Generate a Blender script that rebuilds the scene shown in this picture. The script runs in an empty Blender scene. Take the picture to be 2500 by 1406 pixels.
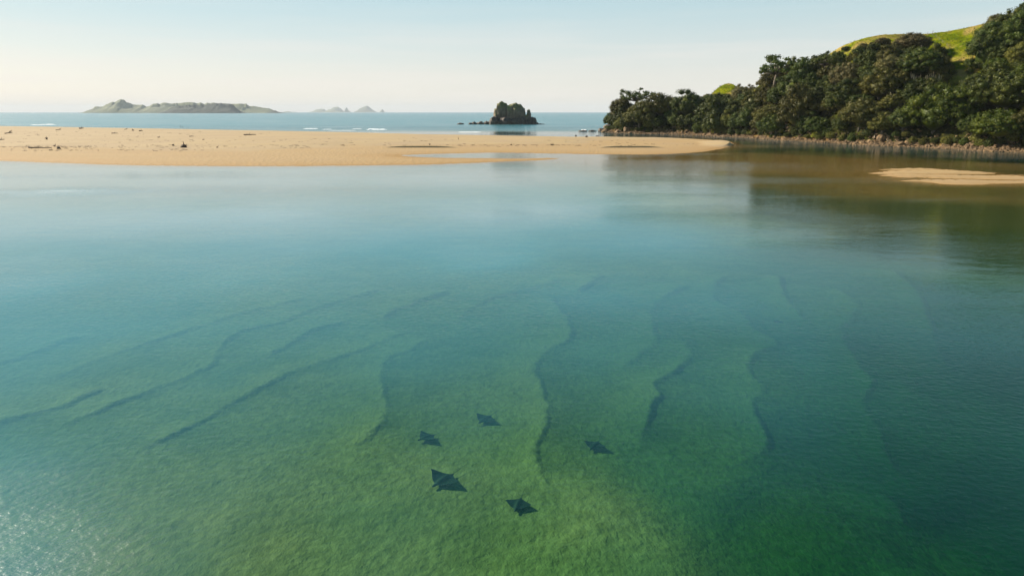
import bpy, bmesh, math, random
import numpy as np
from mathutils import Vector, noise as mn, Matrix

# ------------------------------------------------------------------ camera, sky, sun, exposure
SC = bpy.context.scene
COL = SC.collection
R = math.radians
H = 15.0                                  # drone height over the water
F = 1667.0                                # focal length in pixels of the 2500 px wide photograph
TH = math.atan((703 - 274) / F)           # downward pitch
cam_d = bpy.data.cameras.new('camera'); cam = bpy.data.objects.new('camera', cam_d); COL.objects.link(cam)
cam_d.sensor_width = 36; cam_d.lens = 36 * F / 2500
cam_d.clip_start = 0.5; cam_d.clip_end = 90000
cam.location = (0, 0, H); cam.rotation_euler = (R(90) - TH, 0, 0)
SC.camera = cam

SUN_EL, SUN_AZ = 29.0, -59.0              # azimuth measured from the view direction (+Y), negative = left
W = bpy.data.worlds.new('World'); SC.world = W; W.use_nodes = True
wn = W.node_tree.nodes; wl = W.node_tree.links
bg = wn['Background']
sky = wn.new('ShaderNodeTexSky'); sky.sky_type = 'NISHITA'; sky.sun_disc = False
sky.sun_elevation = R(SUN_EL); sky.sun_rotation = R(SUN_AZ)
sky.altitude = 0; sky.air_density = 1.0; sky.dust_density = 0.5; sky.ozone_density = 1.6
tint = wn.new('ShaderNodeMix'); tint.data_type = 'RGBA'; tint.blend_type = 'MULTIPLY'; tint.inputs[0].default_value = 1
tint.inputs[7].default_value = (1.0, 0.95, 0.87, 1)
wl.new(sky.outputs[0], tint.inputs[6])
wtc = wn.new('ShaderNodeTexCoord'); wsep = wn.new('ShaderNodeSeparateXYZ'); wl.new(wtc.outputs['Generated'], wsep.inputs[0])
wr = wn.new('ShaderNodeValToRGB'); wl.new(wsep.outputs[2], wr.inputs[0])      # sine of the elevation
wr.color_ramp.elements[0].position = 0.0; wr.color_ramp.elements[0].color = (.95, .895, .83, 1)
for p_, c_ in ((.05, (.86, .85, .81)), (.12, (.61, .77, .80)), (.22, (.33, .66, .785)), (.34, (.18, .47, .64)), (.55, (.06, .22, .40))):
    e_ = wr.color_ramp.elements.new(p_); e_.color = (*c_, 1)
wr.color_ramp.elements[-1].position = 1; wr.color_ramp.elements[-1].color = (.035, .13, .28, 1)
wmul = wn.new('ShaderNodeMix'); wmul.data_type = 'RGBA'; wmul.blend_type = 'MULTIPLY'; wmul.inputs[0].default_value = 1
wl.new(wr.outputs[0], wmul.inputs[6]); wmul.inputs[7].default_value = (3.05, 3.05, 3.05, 1)
wmix = wn.new('ShaderNodeMix'); wmix.data_type = 'RGBA'; wmix.inputs[0].default_value = .90       # pale sea air over the clear-sky model
wl.new(tint.outputs[2], wmix.inputs[6]); wl.new(wmul.outputs[2], wmix.inputs[7])
# faint thin cloud streaks low over the sea, the same all round
wmp = wn.new('ShaderNodeMapping'); wmp.inputs['Scale'].default_value = (2.2, 2.2, 38); wl.new(wtc.outputs['Generated'], wmp.inputs[0])
wno = wn.new('ShaderNodeTexNoise'); wno.inputs['Scale'].default_value = 1.6; wno.inputs['Detail'].default_value = 5; wl.new(wmp.outputs[0], wno.inputs['Vector'])
w1_ = wn.new('ShaderNodeMapRange'); w1_.inputs[1].default_value = .46; w1_.inputs[2].default_value = .66; wl.new(wno.outputs['Fac'], w1_.inputs[0])
w2_ = wn.new('ShaderNodeMapRange'); w2_.inputs[1].default_value = .15; w2_.inputs[2].default_value = .05; w2_.inputs[3].default_value = 0; w2_.inputs[4].default_value = .30; wl.new(wsep.outputs[2], w2_.inputs[0])
w3_ = wn.new('ShaderNodeMath'); w3_.operation = 'MULTIPLY'; wl.new(w1_.outputs[0], w3_.inputs[0]); wl.new(w2_.outputs[0], w3_.inputs[1])
wcl = wn.new('ShaderNodeMix'); wcl.data_type = 'RGBA'; wl.new(w3_.outputs[0], wcl.inputs[0]); wl.new(wmix.outputs[2], wcl.inputs[6]); wcl.inputs[7].default_value = (3.5, 3.2, 2.95, 1)
wl.new(wcl.outputs[2], bg.inputs[0])
bg.inputs[1].default_value = 0.15
sun_d = bpy.data.lights.new('sun', 'SUN'); sun = bpy.data.objects.new('sun', sun_d); COL.objects.link(sun)
sun_d.energy = 5.0; sun_d.angle = R(0.53); sun_d.color = (1.0, 0.91, 0.76)
sd = Vector((math.sin(R(SUN_AZ)) * math.cos(R(SUN_EL)), math.cos(R(SUN_AZ)) * math.cos(R(SUN_EL)), math.sin(R(SUN_EL))))
sun.rotation_euler = sd.to_track_quat('Z', 'Y').to_euler()
sun.location = (-200, 0, 200)
VS = SC.view_settings
VS.view_transform = 'Standard'; VS.look = 'None'; VS.gamma = 1; VS.use_curve_mapping = False; VS.exposure = 0.9
SC.cycles.use_denoising = True
SC.cycles.max_bounces = 6; SC.cycles.transparent_max_bounces = 8; SC.cycles.volume_bounces = 0
SC.cycles.diffuse_bounces = 3; SC.cycles.glossy_bounces = 3
SC.cycles.sample_clamp_direct = 12; SC.cycles.sample_clamp_indirect = 4

# ------------------------------------------------------------------ helpers
CT, ST = math.cos(TH), math.sin(TH)
def tanel(py):
    s = (703 - py) / F
    return (s * CT - ST) / (CT + s * ST)
def zat(Y, py): return H + Y * tanel(py)
def xat(px, py, Y):
    s = (703 - py) / F
    return (px - 1250) / F * Y / (CT + s * ST)
def ground(px, py, z=0.0):
    Y = (z - H) / tanel(py)
    return xat(px, py, Y), Y
def project(x, y, z):
    d = y * CT - (z - H) * ST; u = y * ST + (z - H) * CT
    return 1250 + F * x / d, 703 - F * u / d

def tag(o, label=None, cat=None, group=None, kind=None):
    if label: o['label'] = label
    if cat: o['category'] = cat
    if group: o['group'] = group
    if kind: o['kind'] = kind
    return o
def link(o, parent=None):
    COL.objects.link(o)
    if parent is not None: o.parent = parent
    return o
def empty(name, loc=(0, 0, 0), rz=0):
    o = bpy.data.objects.new(name, None); COL.objects.link(o)
    o.location = loc; o.rotation_euler = (0, 0, rz); o.empty_display_size = 0.5
    return o
def mesh_np(name, V, Fc, mats, smooth=False):
    """V (n,3), Fc (m,k) arrays"""
    me = bpy.data.meshes.new(name)
    V = np.asarray(V, np.float32); Fc = np.asarray(Fc, np.int32)
    m, k = Fc.shape
    me.vertices.add(len(V)); me.vertices.foreach_set('co', V.ravel())
    me.loops.add(m * k); me.loops.foreach_set('vertex_index', Fc.ravel())
    me.polygons.add(m); me.polygons.foreach_set('loop_start', np.arange(0, m * k, k, dtype=np.int32))
    me.polygons.foreach_set('use_smooth', np.full(m, smooth))
    me.update(calc_edges=True)
    for mt in (mats if isinstance(mats, (list, tuple)) else [mats]): me.materials.append(mt)
    return me
def obj(name, me, parent=None, loc=(0, 0, 0)):
    o = bpy.data.objects.new(name, me); o.location = loc
    return link(o, parent)
def from_bm(name, bm, mat, smooth=False):
    me = bpy.data.meshes.new(name); bm.to_mesh(me); bm.free()
    me.materials.append(mat)
    for p in me.polygons: p.use_smooth = smooth
    return me
def attr(me, name, vals):
    a = me.attributes.new(name, 'FLOAT', 'POINT'); a.data.foreach_set('value', np.asarray(vals, np.float32))
def sstep(t): t = np.clip(t, 0, 1); return t * t * (3 - 2 * t)

def vnoise2(x, y, seed=0):
    """cheap value noise on numpy arrays, -1..1"""
    def h(i, j):
        n = (i * 374761393 + j * 668265263 + seed * 974711) & 0x7fffffff
        n = (n ^ (n >> 13)) * 1274126177 & 0x7fffffff
        return ((n ^ (n >> 16)) & 0xffff) / 32767.5 - 1
    xi = np.floor(x).astype(np.int64); yi = np.floor(y).astype(np.int64)
    fx = x - xi; fy = y - yi; fx = fx * fx * (3 - 2 * fx); fy = fy * fy * (3 - 2 * fy)
    return ((h(xi, yi) * (1 - fx) + h(xi + 1, yi) * fx) * (1 - fy) + (h(xi, yi + 1) * (1 - fx) + h(xi + 1, yi + 1) * fx) * fy)
def fbm(x, y, seed=0, o=4):
    s = 0; a = 1; t = 0
    for k in range(o):
        s = s + a * vnoise2(x, y, seed + k * 17); t += a; a *= .5; x = x * 2.03 + 11.3; y = y * 2.03 - 7.1
    return s / t
def poly_dist(P, x, y):
    """distance to open polyline, signed side (left of travel > 0), arclength fraction"""
    P = np.asarray(P, float); best = np.full(x.shape, 1e18); side = np.zeros(x.shape); tt = np.zeros(x.shape)
    L = np.r_[0, np.cumsum(np.hypot(*np.diff(P, axis=0).T))]
    for i in range(len(P) - 1):
        a, b = P[i], P[i + 1]; d = b - a; l2 = d @ d
        t = np.clip(((x - a[0]) * d[0] + (y - a[1]) * d[1]) / l2, 0, 1)
        dx = x - a[0] - t * d[0]; dy = y - a[1] - t * d[1]; q = dx * dx + dy * dy
        m = q < best
        cr = d[0] * dy - d[1] * dx
        best = np.where(m, q, best); side = np.where(m, np.sign(cr), side); tt = np.where(m, (L[i] + t * (L[i + 1] - L[i])) / L[-1], tt)
    return np.sqrt(best), side, tt
def inside(P, x, y):
    c = np.zeros(np.shape(x), bool); n = len(P)
    for i in range(n):
        x1, y1 = P[i]; x2, y2 = P[(i + 1) % n]
        if y1 == y2: continue
        c ^= ((y1 > y) != (y2 > y)) & (x < (x2 - x1) * (y - y1) / (y2 - y1) + x1)
    return c
def smooth_line(P, n=6):
    P = np.asarray(P, float); out = []
    for i in range(len(P) - 1):
        p0 = P[max(i - 1, 0)]; p1 = P[i]; p2 = P[i + 1]; p3 = P[min(i + 2, len(P) - 1)]
        for k in range(n):
            t = k / n
            out.append(.5 * ((2 * p1) + (-p0 + p2) * t + (2 * p0 - 5 * p1 + 4 * p2 - p3) * t * t + (-p0 + 3 * p1 - 3 * p2 + p3) * t ** 3))
    out.append(P[-1]); return np.array(out)

# ------------------------------------------------------------------ material helper
def new_mat(name):
    m = bpy.data.materials.new(name); m.use_nodes = True
    nt = m.node_tree; b = nt.nodes['Principled BSDF']
    return m, nt, b
class NT:
    def __init__(s, nt): s.nt = nt
    def n(s, t, **kw):
        nd = s.nt.nodes.new(t)
        for k, v in kw.items(): setattr(nd, k, v)
        return nd
    def l(s, a, b): s.nt.links.new(a, b)
    def noise(s, scale, detail=3, rough=.55, vec=None, dim='3D'):
        nd = s.n('ShaderNodeTexNoise'); nd.inputs['Scale'].default_value = scale; nd.inputs['Detail'].default_value = detail
        nd.inputs['Roughness'].default_value = rough
        if vec is not None: s.l(vec, nd.inputs['Vector'])
        return nd.outputs['Fac']
    def ramp(s, fac, stops, interp='LINEAR'):
        nd = s.n('ShaderNodeValToRGB'); cr = nd.color_ramp; cr.interpolation = interp
        while len(cr.elements) < len(stops): cr.elements.new(.5)
        for e, (p, c) in zip(cr.elements, stops): e.position = p; e.color = (*c, 1) if len(c) == 3 else c
        s.l(fac, nd.inputs[0]); return nd.outputs[0]
    def val(s, fac, a, b, c=0., d=1.):
        nd = s.n('ShaderNodeMapRange'); nd.inputs[1].default_value = a; nd.inputs[2].default_value = b
        nd.inputs[3].default_value = c; nd.inputs[4].default_value = d; s.l(fac, nd.inputs[0]); return nd.outputs[0]
    def math(s, op, a, b=None):
        nd = s.n('ShaderNodeMath', operation=op)
        for i, v in enumerate((a, b)):
            if v is None: continue
            if isinstance(v, (int, float)): nd.inputs[i].default_value = v
            else: s.l(v, nd.inputs[i])
        return nd.outputs[0]
    def mix(s, fac, a, b, blend='MIX'):
        nd = s.n('ShaderNodeMix', data_type='RGBA', blend_type=blend)
        if isinstance(fac, (int, float)): nd.inputs[0].default_value = fac
        else: s.l(fac, nd.inputs[0])
        for i, v in ((6, a), (7, b)):
            if isinstance(v, tuple): nd.inputs[i].default_value = (*v, 1)
            else: s.l(v, nd.inputs[i])
        return nd.outputs[2]
    def attr(s, name):
        nd = s.n('ShaderNodeAttribute', attribute_name=name); return nd.outputs['Fac']
    def mapping(s, scale=(1, 1, 1), rot=(0, 0, 0)):
        tc = s.n('ShaderNodeTexCoord'); mp = s.n('ShaderNodeMapping')
        mp.inputs['Scale'].default_value = scale; mp.inputs['Rotation'].default_value = rot
        s.l(tc.outputs['Object'], mp.inputs['Vector']); return mp.outputs[0]
    def bump(s, h, dist, strength=1., normal=None):
        nd = s.n('ShaderNodeBump'); nd.inputs['Distance'].default_value = dist; nd.inputs['Strength'].default_value = strength
        s.l(h, nd.inputs['Height'])
        if normal is not None: s.l(normal, nd.inputs['Normal'])
        return nd

# ---- sand and estuary bed
def mat_sand():
    m, nt, b = new_mat('sand'); t = NT(nt)
    geo = t.n('ShaderNodeNewGeometry'); sep = t.n('ShaderNodeSeparateXYZ'); t.l(geo.outputs['Position'], sep.inputs[0])
    z = sep.outputs[2]
    o = t.mapping()
    big = t.noise(.03, 4, .6, o); mid = t.noise(.5, 4, .6, o); streak = t.noise(1, 5, .65, t.mapping((.02, .16, 1)))
    wob = t.math('ADD', z, t.val(mid, .3, .7, -.05, .05))
    dry = t.mix(t.val(streak, .35, .65), (.385, .278, .152), (.47, .345, .198))
    dry = t.mix(t.val(sep.outputs[0], -260, 160), dry, t.mix(.75, dry, (.44, .30, .132)))  # sea haze painted in: dry sand paler towards the left
    dry = t.mix(t.val(big, .4, .62), dry, (.40, .285, .162))
    wet = (.39, .245, .105)
    col = t.mix(t.val(wob, .06, .42), wet, dry)
    # bed under water: sand with a thin film of green brown algae, in small clumps and big patches
    tex = t.noise(2.6, 4, .62, t.mapping((1, .75, 1), (0, 0, .5)))
    tex2 = t.noise(.16, 4, .55, o)
    alg = t.mix(t.val(tex, .38, .62), (.38, .28, .10), (.58, .43, .185))
    alg = t.mix(t.val(tex2, .36, .66, 0, .65), alg, (.26, .24, .085))
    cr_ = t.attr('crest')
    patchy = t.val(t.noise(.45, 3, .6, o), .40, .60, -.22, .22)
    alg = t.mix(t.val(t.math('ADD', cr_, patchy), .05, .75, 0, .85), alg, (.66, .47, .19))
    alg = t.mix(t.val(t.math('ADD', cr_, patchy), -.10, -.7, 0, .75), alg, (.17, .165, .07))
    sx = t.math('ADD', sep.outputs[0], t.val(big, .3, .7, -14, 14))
    brown_bed_reflection = t.math('MULTIPLY', t.val(sx, 22, 48), t.math('MULTIPLY', t.val(sep.outputs[1], 48, 75), t.val(sep.outputs[1], 420, 300)))
    alg = t.mix(t.math('MULTIPLY', brown_bed_reflection, .92), alg, (.12, .070, .007))  # brown bed patch darkened to stand for the hill's reflection in the water
    shal = t.mix(t.val(mid, .3, .7), (.24, .120, .020), (.31, .165, .032))
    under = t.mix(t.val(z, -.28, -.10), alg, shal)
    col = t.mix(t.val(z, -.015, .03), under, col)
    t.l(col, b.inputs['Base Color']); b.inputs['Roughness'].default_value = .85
    b.inputs['Specular IOR Level'].default_value = .15
    t.l(t.val(wob, .0, .25, .8, .95), b.inputs['Roughness'])
    # ripple relief on the flats and the bed, footprints and lumps on the dry beach
    wv = t.n('ShaderNodeTexVoronoi'); wv.inputs['Scale'].default_value = .85
    t.l(t.mapping((1.0, .55, 1)), wv.inputs['Vector'])
    dry_rip = t.math('MULTIPLY', wv.outputs['Distance'], t.math('MULTIPLY', t.val(z, .30, .24), t.val(z, .0, .03)))
    dry_rip = t.math('MULTIPLY', dry_rip, t.val(sep.outputs[0], 62, 50, .15, 1))
    b1 = t.bump(dry_rip, .17)
    b2 = t.bump(t.noise(1.1, 5, .6, o), .10, 1, b1.outputs[0])
    bed = t.math('MULTIPLY', t.noise(3.1, 4, .6, t.mapping((1, .7, 1), (0, 0, .6))), t.val(z, .02, -.1))
    b3 = t.bump(bed, .10, 1, b2.outputs[0])
    t.l(b3.outputs[0], b.inputs['Normal'])
    return m
# ---- water: Fresnel reflection over a tinted clear column and a turbid body by depth, with painted sheen in its milkiness
def mat_water():
    m, nt, b = new_mat('water'); t = NT(nt); nt.nodes.remove(b)
    out = nt.nodes['Material Output']
    depth = t.attr('depth'); chop = t.attr('chop'); milk_and_sheen = t.attr('milk_and_sheen')
    comb = t.n('ShaderNodeCombineColor')
    for i, k in enumerate((.84, .32, .60)):
        e = t.math('POWER', math.e, t.math('MULTIPLY', depth, -k)); t.l(e, comb.inputs[i])
    tr = t.n('ShaderNodeBsdfTransparent'); t.l(comb.outputs[0], tr.inputs[0])
    body = t.n('ShaderNodeBsdfDiffuse')
    t.l(t.mix(chop, t.mix(t.val(milk_and_sheen, 1., 1.8), t.mix(milk_and_sheen, (.002, .030, .016), (.07, .285, .36)), (.36, .49, .54)), (.03, .21, .235)), body.inputs[0])  # body paled towards white where sky sheen and glare are painted in
    wbody = t.math('SUBTRACT', 1., t.math('POWER', math.e, t.math('MULTIPLY', depth, t.math('ADD', -.14, t.math('MULTIPLY', milk_and_sheen, -1.0)))))
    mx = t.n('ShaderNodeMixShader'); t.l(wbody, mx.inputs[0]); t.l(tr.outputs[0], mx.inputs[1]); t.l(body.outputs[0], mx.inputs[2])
    # waves
    patch = t.noise(1, 3, .5, t.mapping((.006, .028, 1), (0, 0, -.12)))      # wind patches
    calm = t.math('ADD', t.val(patch, .42, .60, .4, 1.9), t.math('MULTIPLY', t.attr('ruffle'), 2.2))
    w1 = t.noise(2.1, 3, .5, t.mapping((1, 1.5, 1), (0, 0, .25)))
    w2 = t.noise(.42, 2, .5, t.mapping((.7, 1.3, 1), (0, 0, .2)))
    h = t.math('ADD', t.math('MULTIPLY', t.math('MULTIPLY', w1, calm), .021), t.math('MULTIPLY', w2, .022))
    s1 = t.noise(1, 4, .55, t.mapping((.10, .30, 1))); s2 = t.noise(1, 3, .5, t.mapping((.012, .05, 1)))
    sea = t.math('MULTIPLY', t.math('ADD', t.math('MULTIPLY', s1, .6), t.math('MULTIPLY', s2, 1.8)), t.math('MULTIPLY', chop, t.val(patch, .4, .6, .3, 1.)))
    bp = t.bump(t.math('ADD', h, sea), 1.0)
    fr = t.n('ShaderNodeFresnel'); t.l(bp.outputs[0], fr.inputs['Normal'])
    gb = t.n('ShaderNodeNewGeometry'); t.l(t.val(gb.outputs['Backfacing'], 0, 1, 1.333, .75), fr.inputs['IOR'])   # same reflectance seen from either side of the sheet
    gl = t.n('ShaderNodeBsdfGlossy'); t.l(bp.outputs[0], gl.inputs['Normal'])
    t.l(t.math('ADD', t.val(chop, 0, 1, .055, .20), t.math('MULTIPLY', t.attr('ruffle'), .30)), gl.inputs['Roughness'])
    fac = t.math('MULTIPLY', fr.outputs[0], t.val(chop, 0, 1, 1., .86))
    ms = t.n('ShaderNodeMixShader'); t.l(fac, ms.inputs[0]); t.l(mx.outputs[0], ms.inputs[1]); t.l(gl.outputs[0], ms.inputs[2])
    t.l(ms.outputs[0], out.inputs['Surface'])
    return m
def mat_leaf(name, a, b_, c):
    m, nt, b = new_mat(name); t = NT(nt)
    oi = t.n('ShaderNodeObjectInfo')
    n1 = t.noise(.35, 3, .6, t.mapping())
    geo = t.n('ShaderNodeNewGeometry')
    col = t.mix(t.val(n1, .35, .65), a, b_)
    col = t.mix(t.val(geo.outputs['Random Per Island'], .55, 1., 0, .75), col, c)
    hs = t.n('ShaderNodeHueSaturation'); t.l(col, hs.inputs['Color'])
    t.l(t.val(oi.outputs['Random'], 0, 1, .72, 1.3), hs.inputs['Value']); t.l(t.val(oi.outputs['Random'], 0, 1, .485, .512), hs.inputs['Hue'])
    t.l(hs.outputs[0], b.inputs['Base Color']); b.inputs['Roughness'].default_value = .5
    b.inputs['Specular IOR Level'].default_value = .15
    tl = t.n('ShaderNodeBsdfTranslucent'); t.l(hs.outputs[0], tl.inputs[0])
    mx = t.n('ShaderNodeMixShader'); mx.inputs[0].default_value = .16
    t.l(b.outputs[0], mx.inputs[1]); t.l(tl.outputs[0], mx.inputs[2]); t.l(mx.outputs[0], nt.nodes['Material Output'].inputs['Surface'])
    return m
def mat_simple(name, a, b_, scale=1., rough=.8, bump=.05, stretch=(1, 1, 1), moss=None):
    m, nt, b = new_mat(name); t = NT(nt)
    mp = t.mapping(stretch)
    n = t.noise(scale, 6, .65, mp)
    col = t.mix(t.val(n, .33, .67), a, b_)
    oi = t.n('ShaderNodeObjectInfo')
    if moss:
        geo = t.n('ShaderNodeNewGeometry'); sp = t.n('ShaderNodeSeparateXYZ'); t.l(geo.outputs['Normal'], sp.inputs[0])
        sp2 = t.n('ShaderNodeSeparateXYZ'); t.l(geo.outputs['Position'], sp2.inputs[0])
        f = t.math('MULTIPLY', t.val(t.math('ADD', sp.outputs[2], t.val(t.noise(.25, 4, .6), .3, .7, -.5, .5)), .05, .55), t.val(sp2.outputs[2], moss[0], moss[1]))
        col = t.mix(f, col, t.mix(t.val(t.noise(.8, 3), .35, .65), moss[2], moss[3]))
    hs = t.n('ShaderNodeHueSaturation'); t.l(col, hs.inputs['Color']); t.l(t.val(oi.outputs['Random'], 0, 1, .75, 1.25), hs.inputs['Value'])
    t.l(hs.outputs[0], b.inputs['Base Color']); b.inputs['Roughness'].default_value = rough
    t.l(t.bump(t.noise(scale * 3, 5, .65, mp), bump).outputs[0], b.inputs['Normal'])
    return m
M_SAND = mat_sand(); M_WATER = mat_water()
M_DARK = mat_leaf('leaf_dark_green', (.026, .042, .006), (.060, .078, .009), (.135, .140, .018))
M_OLIVE = mat_leaf('leaf_olive', (.058, .062, .010), (.115, .108, .016), (.20, .175, .030))
M_GREY = mat_leaf('leaf_grey_brown', (.080, .072, .024), (.145, .120, .038), (.21, .17, .060))
M_BRIGHT = mat_leaf('leaf_bright_green', (.028, .046, .003), (.062, .080, .005), (.135, .142, .010))
M_YELL = mat_leaf('leaf_yellow_green', (.16, .17, .02), (.24, .22, .03), (.30, .26, .05))
M_BARK = mat_simple('bark', (.06, .045, .03), (.14, .11, .08), 1.5, .9, .05, (1, 1, .2))
M_ROCK = mat_simple('sea_rock', (.065, .045, .030), (.19, .135, .085), .35, .85, .5, (1, 1, .6), (5, 12, (.075, .10, .022), (.16, .14, .04)))
M_DROCK = mat_simple('dark_wet_rock', (.034, .025, .018), (.115, .076, .048), .5, .7, .3)
M_BOULDER = mat_simple('brown_boulder', (.036, .024, .012), (.30, .180, .078), .8, .85, .12)
M_WOOD = mat_simple('driftwood', (.035, .022, .014), (.10, .062, .04), 2, .9, .03, (1, 1, .3))
M_PALEWOOD = mat_simple('bleached_wood', (.36, .29, .20), (.55, .47, .35), 2, .85, .03)
M_POST = mat_simple('fence_post_wood', (.20, .17, .12), (.34, .29, .2), 3, .9, .02)
M_FOAM = mat_simple('foam', (.78, .79, .78), (.88, .89, .88), .6, .9, .2)
M_RAY = mat_simple('ray_skin', (.012, .018, .022), (.022, .030, .034), 3, .6, .01)
M_PLUME = mat_simple('plume', (.55, .42, .24), (.70, .56, .36), 3, .9, .02)
M_BLADE = mat_simple('grass_blade', (.20, .19, .05), (.32, .27, .10), 2, .8, .02)
M_ISL = mat_simple('island_scrub', (.075, .090, .040), (.17, .175, .075), .004, .95, 12)
M_ISLD = mat_simple('island_forest', (.012, .022, .012), (.026, .036, .018), .006, .95, 12)

# ------------------------------------------------------------------ terrain layout (pixel outlines turned into metres once)
NEAR_PX = [(-1100, 362), (-600, 372), (-250, 384), (0, 393), (60, 395), (110, 397), (180, 399), (250, 402), (340, 404), (430, 405), (560, 406), (720, 406), (820, 405), (900, 404), (1000, 403), (1050, 402), (1100, 400), (1150, 398.5), (1200, 396), (1260, 393.5), (1310, 392), (1345, 389.5), (1368, 387.5),
           (1340, 386), (1290, 387), (1250, 387.5), (1180, 386.5), (1100, 386), (1040, 384.5), (1000, 382.5), (975, 379.5), (1020, 377.5), (1060, 376), (1130, 374.5), (1200, 373), (1270, 373.5), (1340, 375), (1420, 376.5), (1500, 377.5), (1570, 378), (1630, 376.5), (1680, 374), (1720, 370.5), (1760, 364), (1785, 357), (1793, 352.5)]
FAR_PX = [(1793, 352.5), (1786, 347), (1770, 343.5), (1740, 341), (1700, 338.5), (1650, 336.5), (1550, 334.5), (1400, 333), (1300, 331), (1200, 329.3), (1050, 327), (900, 323), (800, 321), (700, 319), (500, 315.5), (300, 312), (150, 309.5), (0, 307.5), (-400, 301), (-1100, 296)]
NEAR = np.array([ground(*p, .02) for p in NEAR_PX]); FAR = np.array([ground(px, py, .8 if px < 1500 else (.3 if px < 1780 else .02)) for px, py in FAR_PX])
SPIT = np.vstack([NEAR, FAR[1:]])
BAR = np.array([ground(*p) for p in [(2160, 424), (2185, 415), (2250, 411.5), (2330, 418), (2420, 424), (2500, 430), (2640, 438), (2640, 450), (2500, 447.5), (2400, 448), (2300, 447.5), (2240, 442), (2185, 433)]])
DP = [(-900, 420, .5), (-600, 700, .8), (-500, 1200, 1.0), (0, 430, .35), (400, 440, .35), (900, 440, .35), (1300, 415, .3), (1480, 388, .14), (1600, 388, .10), (1700, 384, .12), (1760, 376, .14), (1800, 378, .22), (1950, 385, .14), (2080, 392, .10), (2000, 410, .14), (1880, 410, .18), (2120, 425, .12), (1900, 440, .30), (2150, 460, .22), (2200, 388, .25), (2380, 398, .25), (2500, 405, .25), (2250, 460, .25), (2500, 470, .35),
      (1650, 340, 3.), (1800, 345, 3.), (1900, 353, 2.8), (2000, 362, 1.6), (2150, 368, 2.2), (2400, 382, 2.4), (2700, 395, 2.4), (1850, 362, 1.2), (1950, 370, .3), (2100, 379, .35), (1830, 355, 2.5),
      (0, 600, .65), (600, 600, .65), (1200, 600, .7), (1600, 600, .85), (1700, 480, .5), (2000, 520, .55), (2400, 520, .6), (2200, 540, .6), (2400, 590, .9), (2300, 600, 1.0), (2440, 660, 1.3), (2400, 740, 2.3), (2000, 700, 1.5), (2750, 800, 3.2),
      (0, 900, .75), (600, 900, .85), (1000, 900, .95), (1300, 900, .95), (1500, 900, 1.1), (1800, 900, 1.25), (2100, 900, 2.0), (2450, 900, 3.2),
      (0, 1250, .8), (500, 1250, .72), (1000, 1250, .82), (1400, 1250, .88), (1700, 1100, 1.5), (1950, 1250, 2.1), (2200, 1100, 2.7), (2450, 1250, 3.8), (1500, 1400, 1.1), (2200, 1420, 2.4), (2700, 1300, 4.)]
DPW = np.array([ground(a, b) for a, b, _ in DP]); DPZ = np.array([d for *_, d in DP])
DPC = np.c_[np.arctan2(DPW[:, 0], DPW[:, 1]), np.log(np.hypot(DPW[:, 0], DPW[:, 1])) * .8]
LINES = [
 [(1355, 700), (1362, 725), (1385, 755), (1398, 790), (1388, 815), (1345, 832), (1316, 862), (1310, 890), (1325, 922), (1338, 962), (1335, 1010), (1318, 1050), (1318, 1100), (1333, 1150), (1340, 1210)],
 [(1690, 680), (1650, 700), (1615, 716), (1600, 745), (1596, 780), (1610, 803), (1582, 833), (1528, 872), (1500, 890)],
 [(1655, 800), (1688, 830), (1684, 856), (1662, 877), (1602, 908), (1616, 935), (1592, 975), (1572, 1035), (1560, 1070)],
 [(1800, 645), (1757, 675), (1752, 705), (1775, 725), (1815, 742), (1855, 780), (1910, 808), (1858, 832), (1836, 865), (1848, 895), (1878, 922), (1848, 955), (1868, 1000), (1882, 1045), (1835, 1085), (1800, 1120)],
 [(2040, 680), (2100, 722), (2068, 775), (2086, 815), (2112, 860), (2143, 890), (2126, 940), (2152, 985), (2200, 1070), (2285, 1140)],
 [(1910, 655), (1923, 705), (1950, 738), (1985, 765)],
 [(1375, 672), (1340, 682), (1290, 695), (1210, 714), (1150, 742), (1122, 772)],
 [(1110, 700), (1080, 706), (1010, 728), (955, 750), (935, 770)],
 [(1020, 790), (990, 797), (960, 810), (900, 834), (820, 860), (725, 888), (665, 918), (600, 948), (540, 985), (480, 1015), (400, 1050), (310, 1095)],
 [(960, 690), (840, 720), (750, 748), (690, 775), (600, 793), (550, 820), (533, 850), (518, 876), (460, 903), (380, 933), (300, 963), (200, 1003), (90, 1038)],
 [(870, 772), (780, 787), (705, 828), (650, 862)],
 [(760, 715), (640, 742), (540, 770), (450, 797), (400, 812), (280, 850), (170, 893), (90, 925)],
 [(200, 805), (80, 848), (-30, 882)], [(260, 935), (150, 975), (60, 998), (-40, 1022)],
 [(1070, 803), (1000, 838), (946, 858), (938, 900), (946, 960), (930, 1015), (885, 1052), (845, 1088)],
 [(1480, 660), (1430, 690), (1410, 700)], [(2180, 640), (2260, 700), (2300, 800), (2360, 860)],
 [(2180, 1130), (2215, 1160), (2230, 1200)]]

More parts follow.
